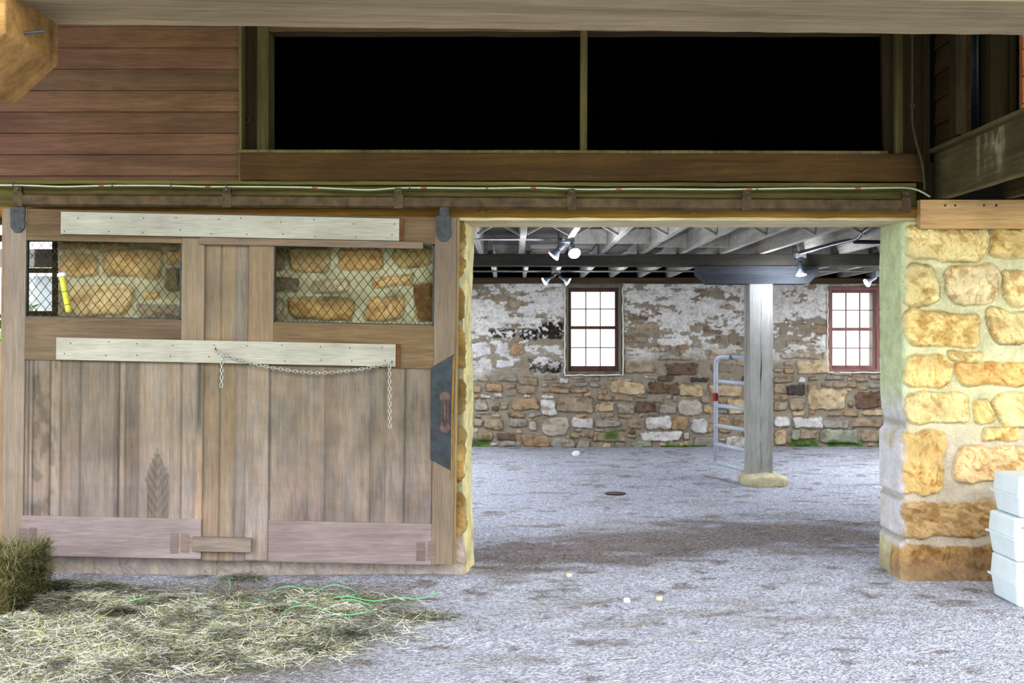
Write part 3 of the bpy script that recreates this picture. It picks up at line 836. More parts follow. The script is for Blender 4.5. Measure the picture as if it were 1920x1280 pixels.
# ------------------------------------------------------------------ lights of the stable
def par_bulb(t, o, d, sock):
    m = MB(); m.lathe(o, d, [(0, .016), (.02, .022), (.06, .022), (.065, .018)], 12); s = m.build('socket', sock, t, smooth=False)
    m = MB(); o2 = Vector(o)+Vector(d).normalized()*.062
    m.lathe(o2, d, [(0, .018), (.03, .024), (.07, .052), (.085, .056)], 18); b = m.build('bulb', M['lampwhite'], t, smooth=True)
    m = MB(); o3 = o2+Vector(d).normalized()*.083
    m.lathe(o3, d, [(0, .055), (.008, .05), (.014, .03), (.016, .001)], 18); m.build('lens', M['bulb'], b, smooth=True)
    return o3
def fixture(px, py, Y, dirs, sock, label, power, glow=.5, gl_at=(0, -.1, -.42)):
    c = P(px, py, Y)
    t = thing('flood_light', c, label, 'light', group='twin flood lights on the stable ceiling')
    m = MB(); m.box(c.x-.055, c.x+.055, c.y-.055, c.y+.055, c.z, c.z+.055); m.build('junction_box', M['conduit'], t, bevel=.006)
    m = MB(); m.lathe(c+Vector((0, 0, -.02)), (0, 0, 1), [(0, .03), (.004, .062), (.02, .062)], 18); m.build('canopy', sock, t)
    for i, (sx, d) in enumerate(dirs):
        o = c+Vector((sx, 0, -.03)); e = par_bulb(t, o, d, sock)
        l = bpy.data.lights.new('flood_lamp', 'SPOT'); l.energy = power; l.spot_size = 2.6; l.spot_blend = .6; l.shadow_soft_size = .05; l.color = (.88, .92, 1)
        lo = bpy.data.objects.new('flood_lamp', l); COL.objects.link(lo); dd = Vector(d).normalized()
        lo.location = e+dd*.03; lo.rotation_euler = dd.to_track_quat('-Z', 'Y').to_euler(); 
        lo.parent = t; lo.location = (e+dd*.03)-c
    l = bpy.data.lights.new('bulb_glow', 'POINT'); l.energy = power*glow; l.shadow_soft_size = .06; l.color = (.86, .9, 1)
    lo = bpy.data.objects.new('bulb_glow', l); COL.objects.link(lo); lo.parent = t; lo.location = gl_at
fixture(1065, 451, 10.0, ((-.03, (-.7, .05, -.75)), (.03, (.15, -.75, -.62))), M['lampwhite'], 'twin flood light with dazzling bulb on the near ceiling conduit', 20, 1.1)
fixture(1043, 512, 14.3, ((-.03, (-.8, -.1, -.5)), (.03, (.75, -.1, -.5))), M['lampblack'], 'small twin flood light just left of the grey framed window', 16, 1.2)
fixture(1500, 484, 11.7, ((.0, (.05, -.15, -1)),), M['lampblack'], 'single flood light with black socket in front of the post bolster', 9, 1.8, (-.14, -.2, -.26))
fixture(1648, 514, 13.6, ((-.03, (-.8, -.1, -.5)), (.03, (.75, -.1, -.5))), M['lampwhite'], 'flood light half hidden behind the right pier above the reddish window', 16, 1.2)
def pipe(name, pts, r, mat, label, cat='conduit', n=8, group=None):
    m = MB(); m.tube(pts, r, n); return m.build(name, mat, smooth=True, label=label, category=cat, group=group)
def smooth_path(pts, n=10):
    pts = [Vector(p) for p in pts]; out = []
    for i in range(len(pts)-1):
        p0 = pts[max(i-1, 0)]; p1 = pts[i]; p2 = pts[i+1]; p3 = pts[min(i+2, len(pts)-1)]
        for k in range(n):
            t = k/n
            out.append(.5*((2*p1)+(p2-p0)*t+(2*p0-5*p1+4*p2-p3)*t*t+(3*p1-p0-3*p2+p3)*t**3))
    out.append(pts[-1]); return out
z = P(0, 448, 10.0).z
pipe('ceiling_conduit', [(XL0+.1, 10.02, z), (P(1058, 448, 10).x, 10.02, z)], .011, M['conduit'], 'thin grey conduit under the near joists left of the dazzling flood light')
z = P(0, 508, 14.3).z
pipe('ceiling_conduit', [(XL0+.1, 14.34, z), (XB1-.3, 14.34, z)], .012, M['conduit'], 'long thin conduit across the far joists beyond the cross beam')
z = P(0, 477, 11.6).z
pipe('ceiling_rod', [(P(1085, 0, 11.6).x, 11.6, z), (P(1175, 0, 11.6).x, 11.6, z)], .008, M['lampwhite'], 'short white rod in front of the cross beam near the dazzling light', 'rod')
pipe('drain_pipe', smooth_path([P(1500, 474, 11.3), P(1560, 458, 10.6), P(1605, 447, 10.0), P(1618, 436, 9.7), P(1640, 424, 9.3), P(1700, 412, 8.9)]), .02, M['lampblack'], 'dark bent pipe running along the joists beside the right pier', 'pipe')
pipe('drain_pipe', [P(1600, 453, 10.2), P(1720, 455, 10.2)], .018, M['lampblack'], 'dark straight pipe under the joists next to the right pier', 'pipe')

# ------------------------------------------------------------------ facade timbers above the doorway
def pb(name, poly, Y0, Y1, mat, label=None, cat=None, bevel=.006, parent=None, kind=None, group=None, cuts=0):
    m = MB(); m.prism(poly, Y0, Y1)
    return m.build(name, mat, parent, bevel=bevel, label=label, category=cat, kind=kind, group=group)
def rect(x0, y0, x1, y1, sl=0.0):
    return [(x0, y0), (x1, y0+sl*(x1-x0)), (x1, y1+sl*(x1-x0)), (x0, y1)]
# lintel
m = MB()
def long_timber(x0, y0, x1, y1, Yf, depth, sl=0.0, seg=40, amp=.003, cham=.006, seed=0, mb=None, col=None):
    mb = mb or MB()
    if col: mb.col = col
    a = P(x0, (y0+y1)/2, Yf); b_ = P(x1, (y0+y1)/2+sl*(x1-x0), Yf)
    h = (y1-y0)/F*Yf
    mb.bar((a.x, Yf+depth/2, a.z), (b_.x, Yf+depth/2, b_.z), depth, h, seg=seg, cham=cham, amp=amp, seed=seed)
    return mb
long_timber(-120, 387, 1725, 407, 7.27, .10, .0, 50, .003, .018, 3).build('lintel_timber', M['amber'], label='amber log edged lintel timber directly under the sliding door rail', category='timber')
long_timber(845, 403, 1722, 413, 7.30, .46, .0, 30, .0015, .003, 4).build('lintel_board', M['cream'], label='pale cream board forming the soffit over the open doorway', category='board')
long_timber(-120, 344, 1718, 387, 7.30, .05, .003, 50, .002, .004, 5).build('track_board', M['green'], label='long mossy green board carrying the door track above the doorway', category='board')
long_timber(-120, 337, 1718, 344, 7.255, .16, .0035, 50, .0015, .002, 6).build('ledge_strip', M['cream' if 0 else 'green'], label='narrow ledge strip along the top of the mossy track board', category='board')
long_timber(450, 285, 1732, 338, 7.25, .16, .002, 40, .002, .006, 7).build('sill_beam', M['sill'], label='dark brown sill beam under the black loft opening', category='beam')
long_timber(446, 280, 1665, 286, 7.24, .2, .002, 30, .001, .002, 8).build('sill_cap', M['olive_v'], label='thin olive cap strip on top of the sill beam', category='board')
# fill between (behind the boards)
b = MB(); b.box(XL0-1, XB1, YF+.05, YF+.4, 2.36, 2.74)
b.col = (1, 1, 1); b.build('wall_header', M['inbeam'], kind='structure')

# track rail with brackets
tr = thing('door_track', P(870, 388, 7.16), 'rusty round fronted steel track rail the sliding door hangs from', 'rail')
def railp(x): return 362+.0072*(x-30)
m = MB()
sec = []
a = P(32, 375, 7.17); b_ = P(1706, 384.5, 7.17)
m.bar(a, b_, .045, 24/F*7.17, seg=40, cham=.014, amp=.0012)
m.build('rail', M['rail'], tr)
for x in (33, 425, 747, 1072, 1400, 1700):
    y = 362+.0057*(x-30)
    m = MB(); m.prism(rect(x-9, y-2, x+9, y+25), 7.145, 7.19); m.prism(rect(x-7, y-14, x+7, y), 7.2, 7.24)
    o = m.build('bracket', M['rail'], tr, bevel=.004)
    m = MB(); p = P(x, y-8, 7.2); m.lathe(p, (0, -1, 0), [(0, .012), (.008, .012), (.012, .006)], 8); m.build('bolt', M['rust'], o)
# bolt heads in the lintel
for k, (x, y) in enumerate(((905, 396), (1300, 397))):
    m = MB(); p = P(x, y, 7.265); m.lathe(p, (0, -1, 0), [(0, .02), (.008, .02), (.014, .008)], 14)
    m.build('timber_bolt', M['amber'], label='round timber bolt head in the lintel, %s one' % ('left' if k == 0 else 'right'), category='bolt', smooth=False)

# armoured cable
pts = [(-60, 347), (0, 347), (60, 348), (120, 350), (200, 348), (300, 348), (380, 350), (450, 350), (560, 351), (640, 354), (690, 356), (740, 353), (780, 352), (900, 353), (1000, 352), (1100, 355), (1200, 354), (1350, 355), (1500, 353), (1600, 353), (1690, 352), (1720, 356), (1744, 369)]
cp = smooth_path([P(x, y, 7.235) for x, y in pts], 12)
ct = thing('armoured_cable', P(870, 353, 7.235), 'pale armoured electric cable stapled along the mossy track board', 'cable')
m = MB(); m.tube(cp, .0075, 6); m.build('sheath', M['cable'], ct, smooth=True)
for x, y in ((190, 348), (390, 350), (590, 352), (795, 352), (1000, 352), (1160, 355), (1608, 353), (1405, 354)):
    m = MB(); m.tube([P(x-5, y, 7.235), P(x+5, y, 7.235)], .0082, 6); m.build('red_tag', M['redtag'], ct, label='faded red mark on the cable')
for x, y in ((24, 347), (210, 348), (320, 348), (425, 350), (768, 352), (913, 352), (1073, 354), (1420, 355)):
    m = MB(); m.tube([P(x, y+5, 7.25), P(x, y+4, 7.222), P(x, y-4, 7.222), P(x, y-5, 7.25)], .003, 5); m.build('staple', M['iron'], ct)
# vertical conduit on the right
pipe('wall_conduit', smooth_path([P(1711, 20, 7.22), P(1711, 150, 7.22), P(1711, 225, 7.22), P(1718, 265, 7.2), P(1729, 305, 7.18), P(1733, 340, 7.18), P(1733, 356, 7.2)]), .011, M['darkconduit'], 'dark bent conduit running down right of the loft opening')
m = MB(); m.prism(rect(1706, 195, 1716, 201), 7.205, 7.23); m.build('pipe_clip', M['darkconduit'], label='small metal clip holding the bent conduit', category='clip')

# clapboard siding upper left
b = MB(); zt = P(0, 343, 7.3).z
hh = .1385
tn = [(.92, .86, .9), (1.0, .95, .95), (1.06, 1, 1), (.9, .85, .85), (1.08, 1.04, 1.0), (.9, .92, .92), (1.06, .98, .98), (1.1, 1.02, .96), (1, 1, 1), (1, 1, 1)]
for i in range(-1, 9):
    zb = zt+(i*1.0)*hh+.045-.0 if i > -1 else zt-.05
    hb = hh
    if i == -1: zb = zt; hb = .045
    xl, xr = -4.2, P(449, 300, 7.3).x
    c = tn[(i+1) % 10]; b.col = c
    n = 24
    xs = np.linspace(xl, xr, n); r = random.Random(i)
    for k in range(n-1):
        xa, xb = xs[k], xs[k+1]
        tt = max(0, 1-(k/(n-1)-.25)/.6); b.col = (c[0]*(1+.05*tt), c[1]*(1-.02*tt), c[2]*(1+.22*tt))  # pinkish outdoor light from the left, put into the board colours
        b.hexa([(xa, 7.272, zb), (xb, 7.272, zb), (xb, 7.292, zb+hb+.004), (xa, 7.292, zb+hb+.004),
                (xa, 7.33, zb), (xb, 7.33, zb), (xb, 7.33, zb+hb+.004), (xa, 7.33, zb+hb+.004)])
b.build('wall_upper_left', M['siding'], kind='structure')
pb('corner_strip', rect(447, 40, 453, 340), 7.255, 7.36, M['olive_v'], 'narrow pale edge strip at the end of the brown siding', 'board', .002)
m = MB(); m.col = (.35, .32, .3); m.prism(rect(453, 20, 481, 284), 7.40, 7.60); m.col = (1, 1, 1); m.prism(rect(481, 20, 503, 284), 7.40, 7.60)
m.build('loft_post', M['olive_v'], bevel=.004, label='dark and olive post at the left side of the loft opening', category='post')
m = MB(); c = P(460, 224, 7.37)
m.tube([c+Vector((math.cos(a)*.024, 0, math.sin(a)*.024)) for a in np.linspace(0, 2*math.pi, 18, endpoint=False)], .005, 6, closed=True)
m.build('iron_ring', M['iron'], smooth=True, label='small iron ring on the post left of the loft opening', category='ring')
long_timber(450, 22, 1720, 59, 7.42, .14, .0, 20, .002, .004, 12).build('loft_head_board', M['siding'], label='brown head board across the top of the loft opening', category='board')
pb('loft_mullion', [(1089, 30), (1102, 30), (1101, 284), (1088, 284)], 7.3, 7.38, M['olive_v'], 'thin upright stud dividing the black loft opening', 'post', .004)
# boards right of opening
for (x0, x1, y, mt, lab) in ((1656, 1677, 7.46, 'dark_v', 'dark upright board nearest the black loft opening on its right'), (1679, 1695, 7.36, 'olive_v', 'olive upright board beside the bent conduit'),
                             (1695, 1732, 7.34, 'dark_v', 'dark brown upright board behind the bent conduit'), (1732, 1744, 7.30, 'dark_v', 'narrow dark corner upright right of the bent conduit')):
    pb('upright_board', [(x0-3 if x0 == 1656 else x0, 20), (x1, 20), (x1, 372 if x0 > 1694 else 288), (x0+2 if x0 == 1656 else x0, 372 if x0 > 1694 else 288)], y, y+.05, M[mt], lab, 'board', .003)
# loft shell
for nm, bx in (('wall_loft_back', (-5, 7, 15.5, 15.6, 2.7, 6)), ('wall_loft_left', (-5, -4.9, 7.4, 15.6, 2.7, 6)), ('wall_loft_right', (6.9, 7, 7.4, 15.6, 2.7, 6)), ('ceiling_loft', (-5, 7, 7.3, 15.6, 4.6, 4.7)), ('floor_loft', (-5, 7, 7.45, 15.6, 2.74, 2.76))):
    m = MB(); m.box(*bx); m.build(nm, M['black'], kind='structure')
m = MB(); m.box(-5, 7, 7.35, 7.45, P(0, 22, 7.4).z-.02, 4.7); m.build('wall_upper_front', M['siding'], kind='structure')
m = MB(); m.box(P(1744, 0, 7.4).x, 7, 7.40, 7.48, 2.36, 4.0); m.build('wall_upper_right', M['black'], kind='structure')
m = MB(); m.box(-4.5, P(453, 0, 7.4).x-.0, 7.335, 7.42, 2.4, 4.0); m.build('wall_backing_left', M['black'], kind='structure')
# things faint in the loft: a hanging frame
# side bay on the right: siding, posts, downpipe
XS = 2.73
m = MB()
for i in range(9):
    z0 = 2.80+i*.165; m.col = tuple([random.uniform(.75, 1.15)]*3)
    m.hexa([(XS+.03, 6.83, z0), (XS+.03, 7.33, z0), (XS+.045, 7.33, z0+.163), (XS+.045, 6.83, z0+.163), (XS+.07, 6.83, z0), (XS+.07, 7.33, z0), (XS+.07, 7.33, z0+.163), (XS+.07, 6.83, z0+.163)])
m.build('wall_side_upper', M['dark_h'], kind='structure')
pb('side_stud', rect(1792, 20, 1813, 252), 6.80, 6.9, M['dark_v'], 'brown stud at the end of the dark side siding', 'post', .004)
m = MB(); p = P(1828, 0, 7.0); m.tube([(p.x, 7.05, 2.81), (p.x, 7.05, 4.0)], .042, 16)
m.build('downpipe', M['plateiron'], smooth=True, label='dark bluish upright pipe between the posts at upper right', category='pipe')
pb('side_post', rect(1858, 20, 1892, 250), 6.75, 6.9, M['dark_v'], 'wide dark brown post at upper right above the joist', 'post', .006)
pb('side_stud', rect(1899, 20, 1906, 246), 6.7, 6.78, M['dark_v'], 'slim dark stud beside the orange siding at upper right', 'post', .003)
m = MB()
for i in range(8):
    z0 = 2.80+i*.16; m.col = tuple([random.uniform(.85, 1.1)]*3)
    xa = P(1914, 0, 6.6).x
    m.hexa([(xa, 6.57, z0), (xa+1.4, 6.57, z0), (xa+1.4, 6.585, z0+.158), (xa, 6.585, z0+.158), (xa, 6.62, z0), (xa+1.4, 6.62, z0), (xa+1.4, 6.62, z0+.158), (xa, 6.62, z0+.158)])
m.build('wall_side_right', M['orange'], kind='structure')
m = MB(); m.box(XS-.01, 4.6, 3.3, 7.33, 2.785, 2.81); m.build('floor_side_loft', M['sidejoist'], kind='structure')
for k, (x, lab) in enumerate(((2.765, 'big green brown floor joist coming forward above the right pier'), (3.17, 'second floor joist further right above the pale ledger board'), (3.58, 'outermost floor joist over the right porch bay'))):
    m = MB(); m.bar((x+.03, 7.28 if k else 7.35, 2.635-.0), (x+.03, 3.3, 2.625), .055, .315, seg=16, cham=.004, amp=.002, seed=k)
    if k == 0:
        # pale run down the face
        pass
    jo = m.build('floor_joist', M['sidejoist'], label=lab, category='joist', group='floor joists over the right porch bay')
    if k == 0:
        ys = np.arange(5.2, 7.22, .006); zs = np.arange(2.485, 2.785, .008)
        Yg, Zg = np.meshgrid(ys, zs); xf = x-.0005
        px = 960+xf/Yg*F; py = HY-(Zg-HC)/Yg*F
        tp = 228+(1900-px)*.42
        st_ = np.zeros_like(px)
        for (c0, w0, l0, a0) in ((1834, 3, 75, .7), (1849, 3, 70, .6), (1866, 9, 62, 1.0), (1874, 6, 85, .8), (1881, 2, 60, .6)):
            st_ = np.maximum(st_, a0*np.exp(-((px-c0+(fbm(px/9, py/14, 3, 3)-.5)*5)/w0)**2)*(1-sm(py-tp, l0*.5, l0*1.25))*sm(fbm(px/5, py/22, 4, 8), .25, .55))
        base = .75+.5*fbm(Yg*3, Zg*6, 4, 19)
        cc = base[..., None]*np.array([1, 1, 1])*(1-st_[..., None])+st_[..., None]*np.array([3.0, 3.2, 4.2])
        pts = np.stack([np.full(px.size, xf), Yg.ravel(), Zg.ravel()], 1)
        nx_, ny_ = len(ys), len(zs); I, J = np.meshgrid(np.arange(nx_-1), np.arange(ny_-1)); a = (J*nx_+I).ravel()
        mesh_obj('weathered_face', pts, np.stack([a, a+nx_, a+nx_+1, a+1], 1), np.clip(cc.reshape(-1, 3), 0, 5), M['sidejoist'], jo, label='joist face with pale drip marks')
m = MB(); m.col = lin(206, 214, 178)
r = random.Random(8)
for (x, w, y0, y1) in ((1833, 5, 262, 330), (1850, 6, 254, 335), (1862, 17, 250, 305), (1878, 4, 246, 300)):
    pass
long_timber(1726, 374, 2300, 428, 7.2, .06, -.001, 12, .001, .003, 31).build('ledger_board', M['ledger'], label='light tan ledger board bolted across the top of the right stone pier', category='board')
for k, x in enumerate((1772, 1791, 1845, 1868)):
    m = MB(); p = P(x, 385, 7.2); m.lathe(p, (0, -1, 0), [(0, .008), (.004, .007)], 8); m.build('lag_bolt', M['iron'], label='small dark bolt head in the tan ledger board, %s from the left' % ORD[k], category='bolt', group='bolts in the ledger board')

# ------------------------------------------------------------------ porch beam and its bolster overhead
Yn, Yf2 = 2.80, 3.13
def beam_end(px, pyf):
    f = P(px, pyf, Yf2); return f
a = P(-400, 42, Yf2); b_ = P(2300, 72, Yf2)
m = MB()
n = 60; vs = []
rr = random.Random(5)
for i in range(n+1):
    t = i/n; x = a.x+(b_.x-a.x)*t; z = a.z+(b_.z-a.z)*t
    j = rr.uniform(-.0012, .0012); q = rr.uniform(-.002, .002)
    for (yy, zz) in ((Yn, .01), (Yn+.01, 0), (Yn+.16, -.004+j), (Yf2-.012, j), (Yf2+q*.5, .012+j), (Yf2, .3), (Yn, .3)):
        vs.append((x, yy, z+zz))
fs = [tuple(range(7)), tuple(range(n*7+6, n*7-1, -1))]+[(i*7+k, i*7+(k+1) % 7, (i+1)*7+(k+1) % 7, (i+1)*7+k) for i in range(n) for k in range(7)]
m.add(vs, fs); m.build('porch_beam', M['overbeam'], label='huge weathered timber beam crossing the top of the view', category='beam')
# bolster with chamfered end
ex = P(110, 45, Yf2).x; zb0 = a.z+.012
cz = P(108, 122, Yf2).z; bx = P(30, 195, Yf2); 
prof = [(ex, zb0+.0), (ex, cz), (bx.x, bx.z), (-2.6, bx.z), (-2.6, zb0)]
m = MB(); nn = len(prof)
m.add([(x, Yn, z) for x, z in prof]+[(x, Yf2, z) for x, z in prof], [tuple(range(nn)), tuple(range(2*nn-1, nn-1, -1))]+[(i, i+nn, (i+1) % nn+nn, (i+1) % nn) for i in range(nn)])
m.build('porch_bolster', M['bolster'], bevel=.006, label='tan timber bolster with chamfered end at the upper left corner', category='bolster')
m = MB(); p = P(45, 68, 3.0)
e0 = Vector((ex+.004, 2.93, P(45, 72, 2.93).z)); m.tube([Vector((ex-.01, 2.90, 2.38)), Vector((ex+.045, 2.93, 2.395))], .004, 6); m.build('iron_nail', M['iron'], label='bent iron spike sticking out of the tan bolster end', category='nail')
m = MB(); m.bar((-1.95, 2.965, 0), (-1.95, 2.965, bx.z), .3, .3, up=(0, 1, 0), seg=8, cham=.01, amp=.002)
m.build('porch_post', M['bolster'], label='porch post under the tan bolster, outside the left edge', category='post')

# ------------------------------------------------------------------ the sliding door
YD = 7.16
def D(x, y):     # the door hangs slightly out of level: turn about its middle
    return (x-(y-730)*.0115, y+(x-430)*.0205)
def dr(x0, y0, x1, y1): return [D(x0, y0), D(x1, y0), D(x1, y1), D(x0, y1)]
door = thing('door_1', P(430, 1050, YD), 'wide weathered wooden sliding barn door hanging in front of the stone wall', 'door', kind='structure')
def dpart(name, q, y0, y1, mat, label=None, parent=None, bevel=.003, col=None):
    m = MB()
    if col: m.col = col
    m.prism(dr(*q), y0, y1); return m.build(name, M[mat], parent or door, bevel=bevel, label=label)
def panel(name, q, Y, planks, extra, mat, label=None, res=4.0, depth=.03):
    """boarded panel: fine grid, one tone per plank, v-grooves between them"""
    x0, y0, x1, y1 = q
    nx = int((x1-x0)/res)+1; ny = int((y1-y0)/res)+1
    xs = np.linspace(x0, x1, nx); ys = np.linspace(y0, y1, ny)
    X, Yp = np.meshgrid(xs, ys)
    C = np.ones(X.shape+(3,)); H = np.zeros_like(X)
    for i in range(len(planks)):
        px0 = planks[i][0]; px1 = planks[i+1][0] if i+1 < len(planks) else x1+1
        mk = (X >= px0) & (X < px1)
        C[mk] = planks[i][1]
        if i: H += .004*np.exp(-((X-px0)/2)**2); C *= (1-.5*np.exp(-((X-px0)/1.6)**2))[..., None]
    C = extra(X, Yp, C) if extra else C
    dx = X-(Yp-730)*.0115; dy = Yp+(X-430)*.0205
    WX = (dx-960)/F*Y; WZ = HC-(dy-HY)/F*Y
    pts = np.stack([WX.ravel(), (Y+H).ravel(), WZ.ravel()], 1)
    I, J = np.meshgrid(np.arange(nx-1), np.arange(ny-1)); a = (J*nx+I).ravel()
    fs = np.stack([a, a+nx, a+nx+1, a+1], 1)
    o = len(pts)
    back = pts.copy(); back[:, 1] = Y+depth
    fb = fs[:, ::-1]+o
    rim = list(range(nx))+[j*nx+nx-1 for j in range(1, ny)]+[(ny-1)*nx+i for i in range(nx-2, -1, -1)]+[j*nx for j in range(ny-2, 0, -1)]
    rf = np.array([(rim[k], rim[(k+1) % len(rim)], rim[(k+1) % len(rim)]+o, rim[k]+o) for k in range(len(rim))])
    cc = C.reshape(-1, 3)
    return mesh_obj(name, np.vstack([pts, back]), np.vstack([fs, fb, rf]), np.vstack([cc, cc]), M[mat], door, label=label)
def tone(k, r=1, g_=1, b=1): return (k*r, k*g_, k*b)
def wash(X, Y, C):      # paler, pinker low down
    t = sm(Y, 760, 970)[..., None]
    C = C*(1-t)+C*np.array([1.14, 1.12, 1.28])*t
    n = fbm(X/40, Y/60, 5, 71)
    C = C*(0.8+.36*n)[..., None]
    n = sm(fbm(X/16, Y/60, 5, 171), .4, .62)[..., None]; C = C*(np.array([1.03, .98, .94])*n+np.array([.95, .96, .99])*(1-n))
    n = sm(fbm(X/4, Y/70, 4, 172), .56, .7)[..., None]; C = C*(1-.12*n)
    n = fbm(X/160, Y/5, 3, 72); C = C*(0.95+.1*n)[..., None]
    return C
def left_extra(X, Y, C):
    C = wash(X, Y, C)
    cx = 297; w = 21*sm(Y, 835, 900)*1.0
    m = (np.abs(X-cx-(Y-900)*.02) < w) & (Y > 838)
    wv = .72+.12*np.sin((Y+np.abs(X-cx)*1.6)/3.2)
    C = np.where(m[..., None], C*wv[..., None]*.9, C)
    e = np.exp(-((X-374)/5)**2)*(1-sm(Y, 780, 830))
    C = C*(1-.65*e[..., None])
    e = sm(X+(fbm(X/8, Y/14, 3, 4)-.5)*16, 366, 376)*sm(Y, 810, 850)
    C = C*(1-.0*e[..., None])*(1+np.array([.25, .12, -.1])*e[..., None])
    n = fbm(X/14, Y/30, 4, 14)
    m = (X > 60)*(X < 110)*sm(n, .5, .66)*.3
    return C*(1-m[..., None])
panel('lower_panel', (14, 676, 381, 1048), YD+.012,
      [(0, tone(.95)), (54, tone(.98)), (62, tone(.86)), (95, tone(1.0)), (114, tone(.84)), (150, tone(.82)), (217, tone(.64)), (224, tone(1.02)), (236, tone(.68)), (262, tone(1.0)), (340, tone(1.06))],
      left_extra, 'door_v', 'left leaf lower boards with dark arched grain mark')
def right_extra(X, Y, C):
    C = wash(X, Y, C); n = fbm(X/22, Y/50, 4, 44)
    m = sm(n, .45, .75)*.16
    return C*(1-m[..., None])
panel('lower_panel', (462, 680, 812, 1050), YD+.012, [(462, tone(1.02)), (506, tone(.86)), (577, tone(.94)), (612, tone(.86)), (694, tone(.78, .98)), (722, tone(.92)), (760, tone(.84))],
      right_extra, 'door_v', 'right leaf lower boards')
panel('center_panel', (380, 452, 466, 1052), YD+.022, [(380, tone(.92, 1.0, .95, .84)), (412, tone(.96, 1, .93, .78)), (440, tone(.9))], wash, 'door_v', 'recessed planks joining the two leaves')
# stiles and rails
dpart('stile', (6, 399, 46, 1049), YD, YD+.045, 'door_v', col=(.94, .9, .92))
dpart('edge_strip', (0, 399, 7, 1049), YD+.006, YD+.045, 'door_v', col=(1.1, .92, .78))
dpart('stile', (812, 399, 853, 1050), YD, YD+.045, 'door_v', col=(.86, .8, .76))
dpart('edge_strip', (853, 399, 858, 1050), YD+.01, YD+.045, 'door_v', col=(1.1, .95, .6))
dpart('stile', (338, 448, 381, 681), YD, YD+.045, 'door_v', col=(1.0, .93, .82))
dpart('stile', (464, 452, 511, 681), YD, YD+.045, 'door_v', col=(.96, .84, .68))
dpart('rail', (46, 399, 812, 450), YD+.002, YD+.045, 'door_h', col=(.8, .68, .58))
dpart('rail', (46, 450, 338, 458), YD-.002, YD+.045, 'door_h', col=(1.1, 1, .85))
dpart('rail', (46, 601, 338, 682), YD+.001, YD+.045, 'door_h', col=(.88, .8, .76))
dpart('rail', (511, 602, 812, 684), YD+.001, YD+.045, 'door_h', col=(.9, .78, .62))
dpart('bottom_rail', (42, 974, 380, 1049), YD-.001, YD+.04, 'door_hp', col=(.98, 1.0, 1.06))
dpart('bottom_rail', (506, 974, 812, 1051), YD-.001, YD+.04, 'door_hp', col=(.9, .9, .92))
dpart('cover_board', (110, 403, 745, 445), YD-.024, YD+.0, 'whiteboard', 'pale grey board nailed across the top')
dpart('cover_board', (104, 639, 741, 681), YD-.026, YD-.001, 'whiteboard', 'pale grey board nailed across the middle')
dpart('cover_strip', (370, 446, 790, 459), YD-.018, YD, 'patch', 'thin grey strip over the right window', col=(.9, .82, .7))
dpart('patch_block', (364, 1008, 474, 1035), YD-.03, YD-.002, 'patch', 'small grey block nailed at the bottom joint')
dpart('patch_end', (745, 403, 752, 445), YD-.016, YD, 'door_h', col=(.8, .5, .35))
dpart('patch_end', (741, 639, 749, 681), YD-.016, YD, 'door_h', col=(.9, .55, .35))
# rust prints where corner irons sat
def smudge(q, col):
    return dpart('iron_print', q, YD-.0025, YD+.001, 'door_hp', col=col, bevel=0, label='dark worn print of a removed corner iron')
smudge((38, 998, 54, 1040), (.72, .68, .66)); smudge((57, 996, 72, 1038), (.66, .64, .64))
smudge((322, 1001, 338, 1040), (.7, .68, .67)); smudge((342, 1001, 358, 1038), (.76, .7, .66))
smudge((784, 1008, 801, 1044), (.7, .66, .64)); smudge((805, 1006, 820, 1042), (.7, .64, .6))
# nail heads on the cover boards
rn = random.Random(2)
m = MB()
for (bx0, by0, bx1, by1) in ((110, 403, 745, 445), (104, 639, 741, 681)):
    for i in range(10):
        for e in (0, 1):
            x = bx0+20+i*(bx1-bx0-40)/9+rn.uniform(-14, 14); y = (by0+7+rn.uniform(-2, 5)) if e == 0 else (by1-6-rn.uniform(-2, 6))
            dx, dy = D(x, y); p = P(dx, dy, YD-.0262 if by0 > 500 else YD-.0242)
            m.lathe(p+Vector((0, .002, 0)), (0, -1, 0), [(0, .0055), (.0025, .0045)], 7)
m.build('nail_heads', M['rust'], door, kind='stuff')
# wire mesh windows
def mesh_window(q, seed):
    x0, y0, x1, y1 = q; m = MB(); t = 3
    wf = MB()
    for (a, b, c, d) in ((x0, y0, x1, y0+t), (x0, y1-t, x1, y1), (x0, y0, x0+t, y1), (x1-t, y0, x1, y1)):
        wf.prism(dr(a, b, c, d), YD+.012, YD+.04)
    fo = wf.build('mesh_frame', M['iron'], door)
    r = random.Random(seed); sp = 17.0; k = 22/17.0
    w = x1-x0; h = y1-y0
    for sgn in (1, -1):
        s = -h/k-20
        while s < w+h/k+20:
            pts = []
            js = s+r.uniform(-1.2, 1.2)
            N = 12
            for i in range(N+1):
                yy = h*i/N
                xx = js+sgn*yy/k+ (0 if sgn == 1 else 0)
                xx += 1.0*math.sin(yy*.08+s*.05)
                if 0 <= xx <= w:
                    dx, dy = D(x0+xx, y0+yy); pts.append(P(dx, dy, YD+.024+.003*sgn*math.cos(i*1.6)))
            if len(pts) > 1: m.tube(pts, .0021, 4)
            s += sp
    m.build('wire_mesh', M['wire'], fo)
mesh_window((46, 456, 338, 602), 1); mesh_window((511, 450, 812, 603), 2)
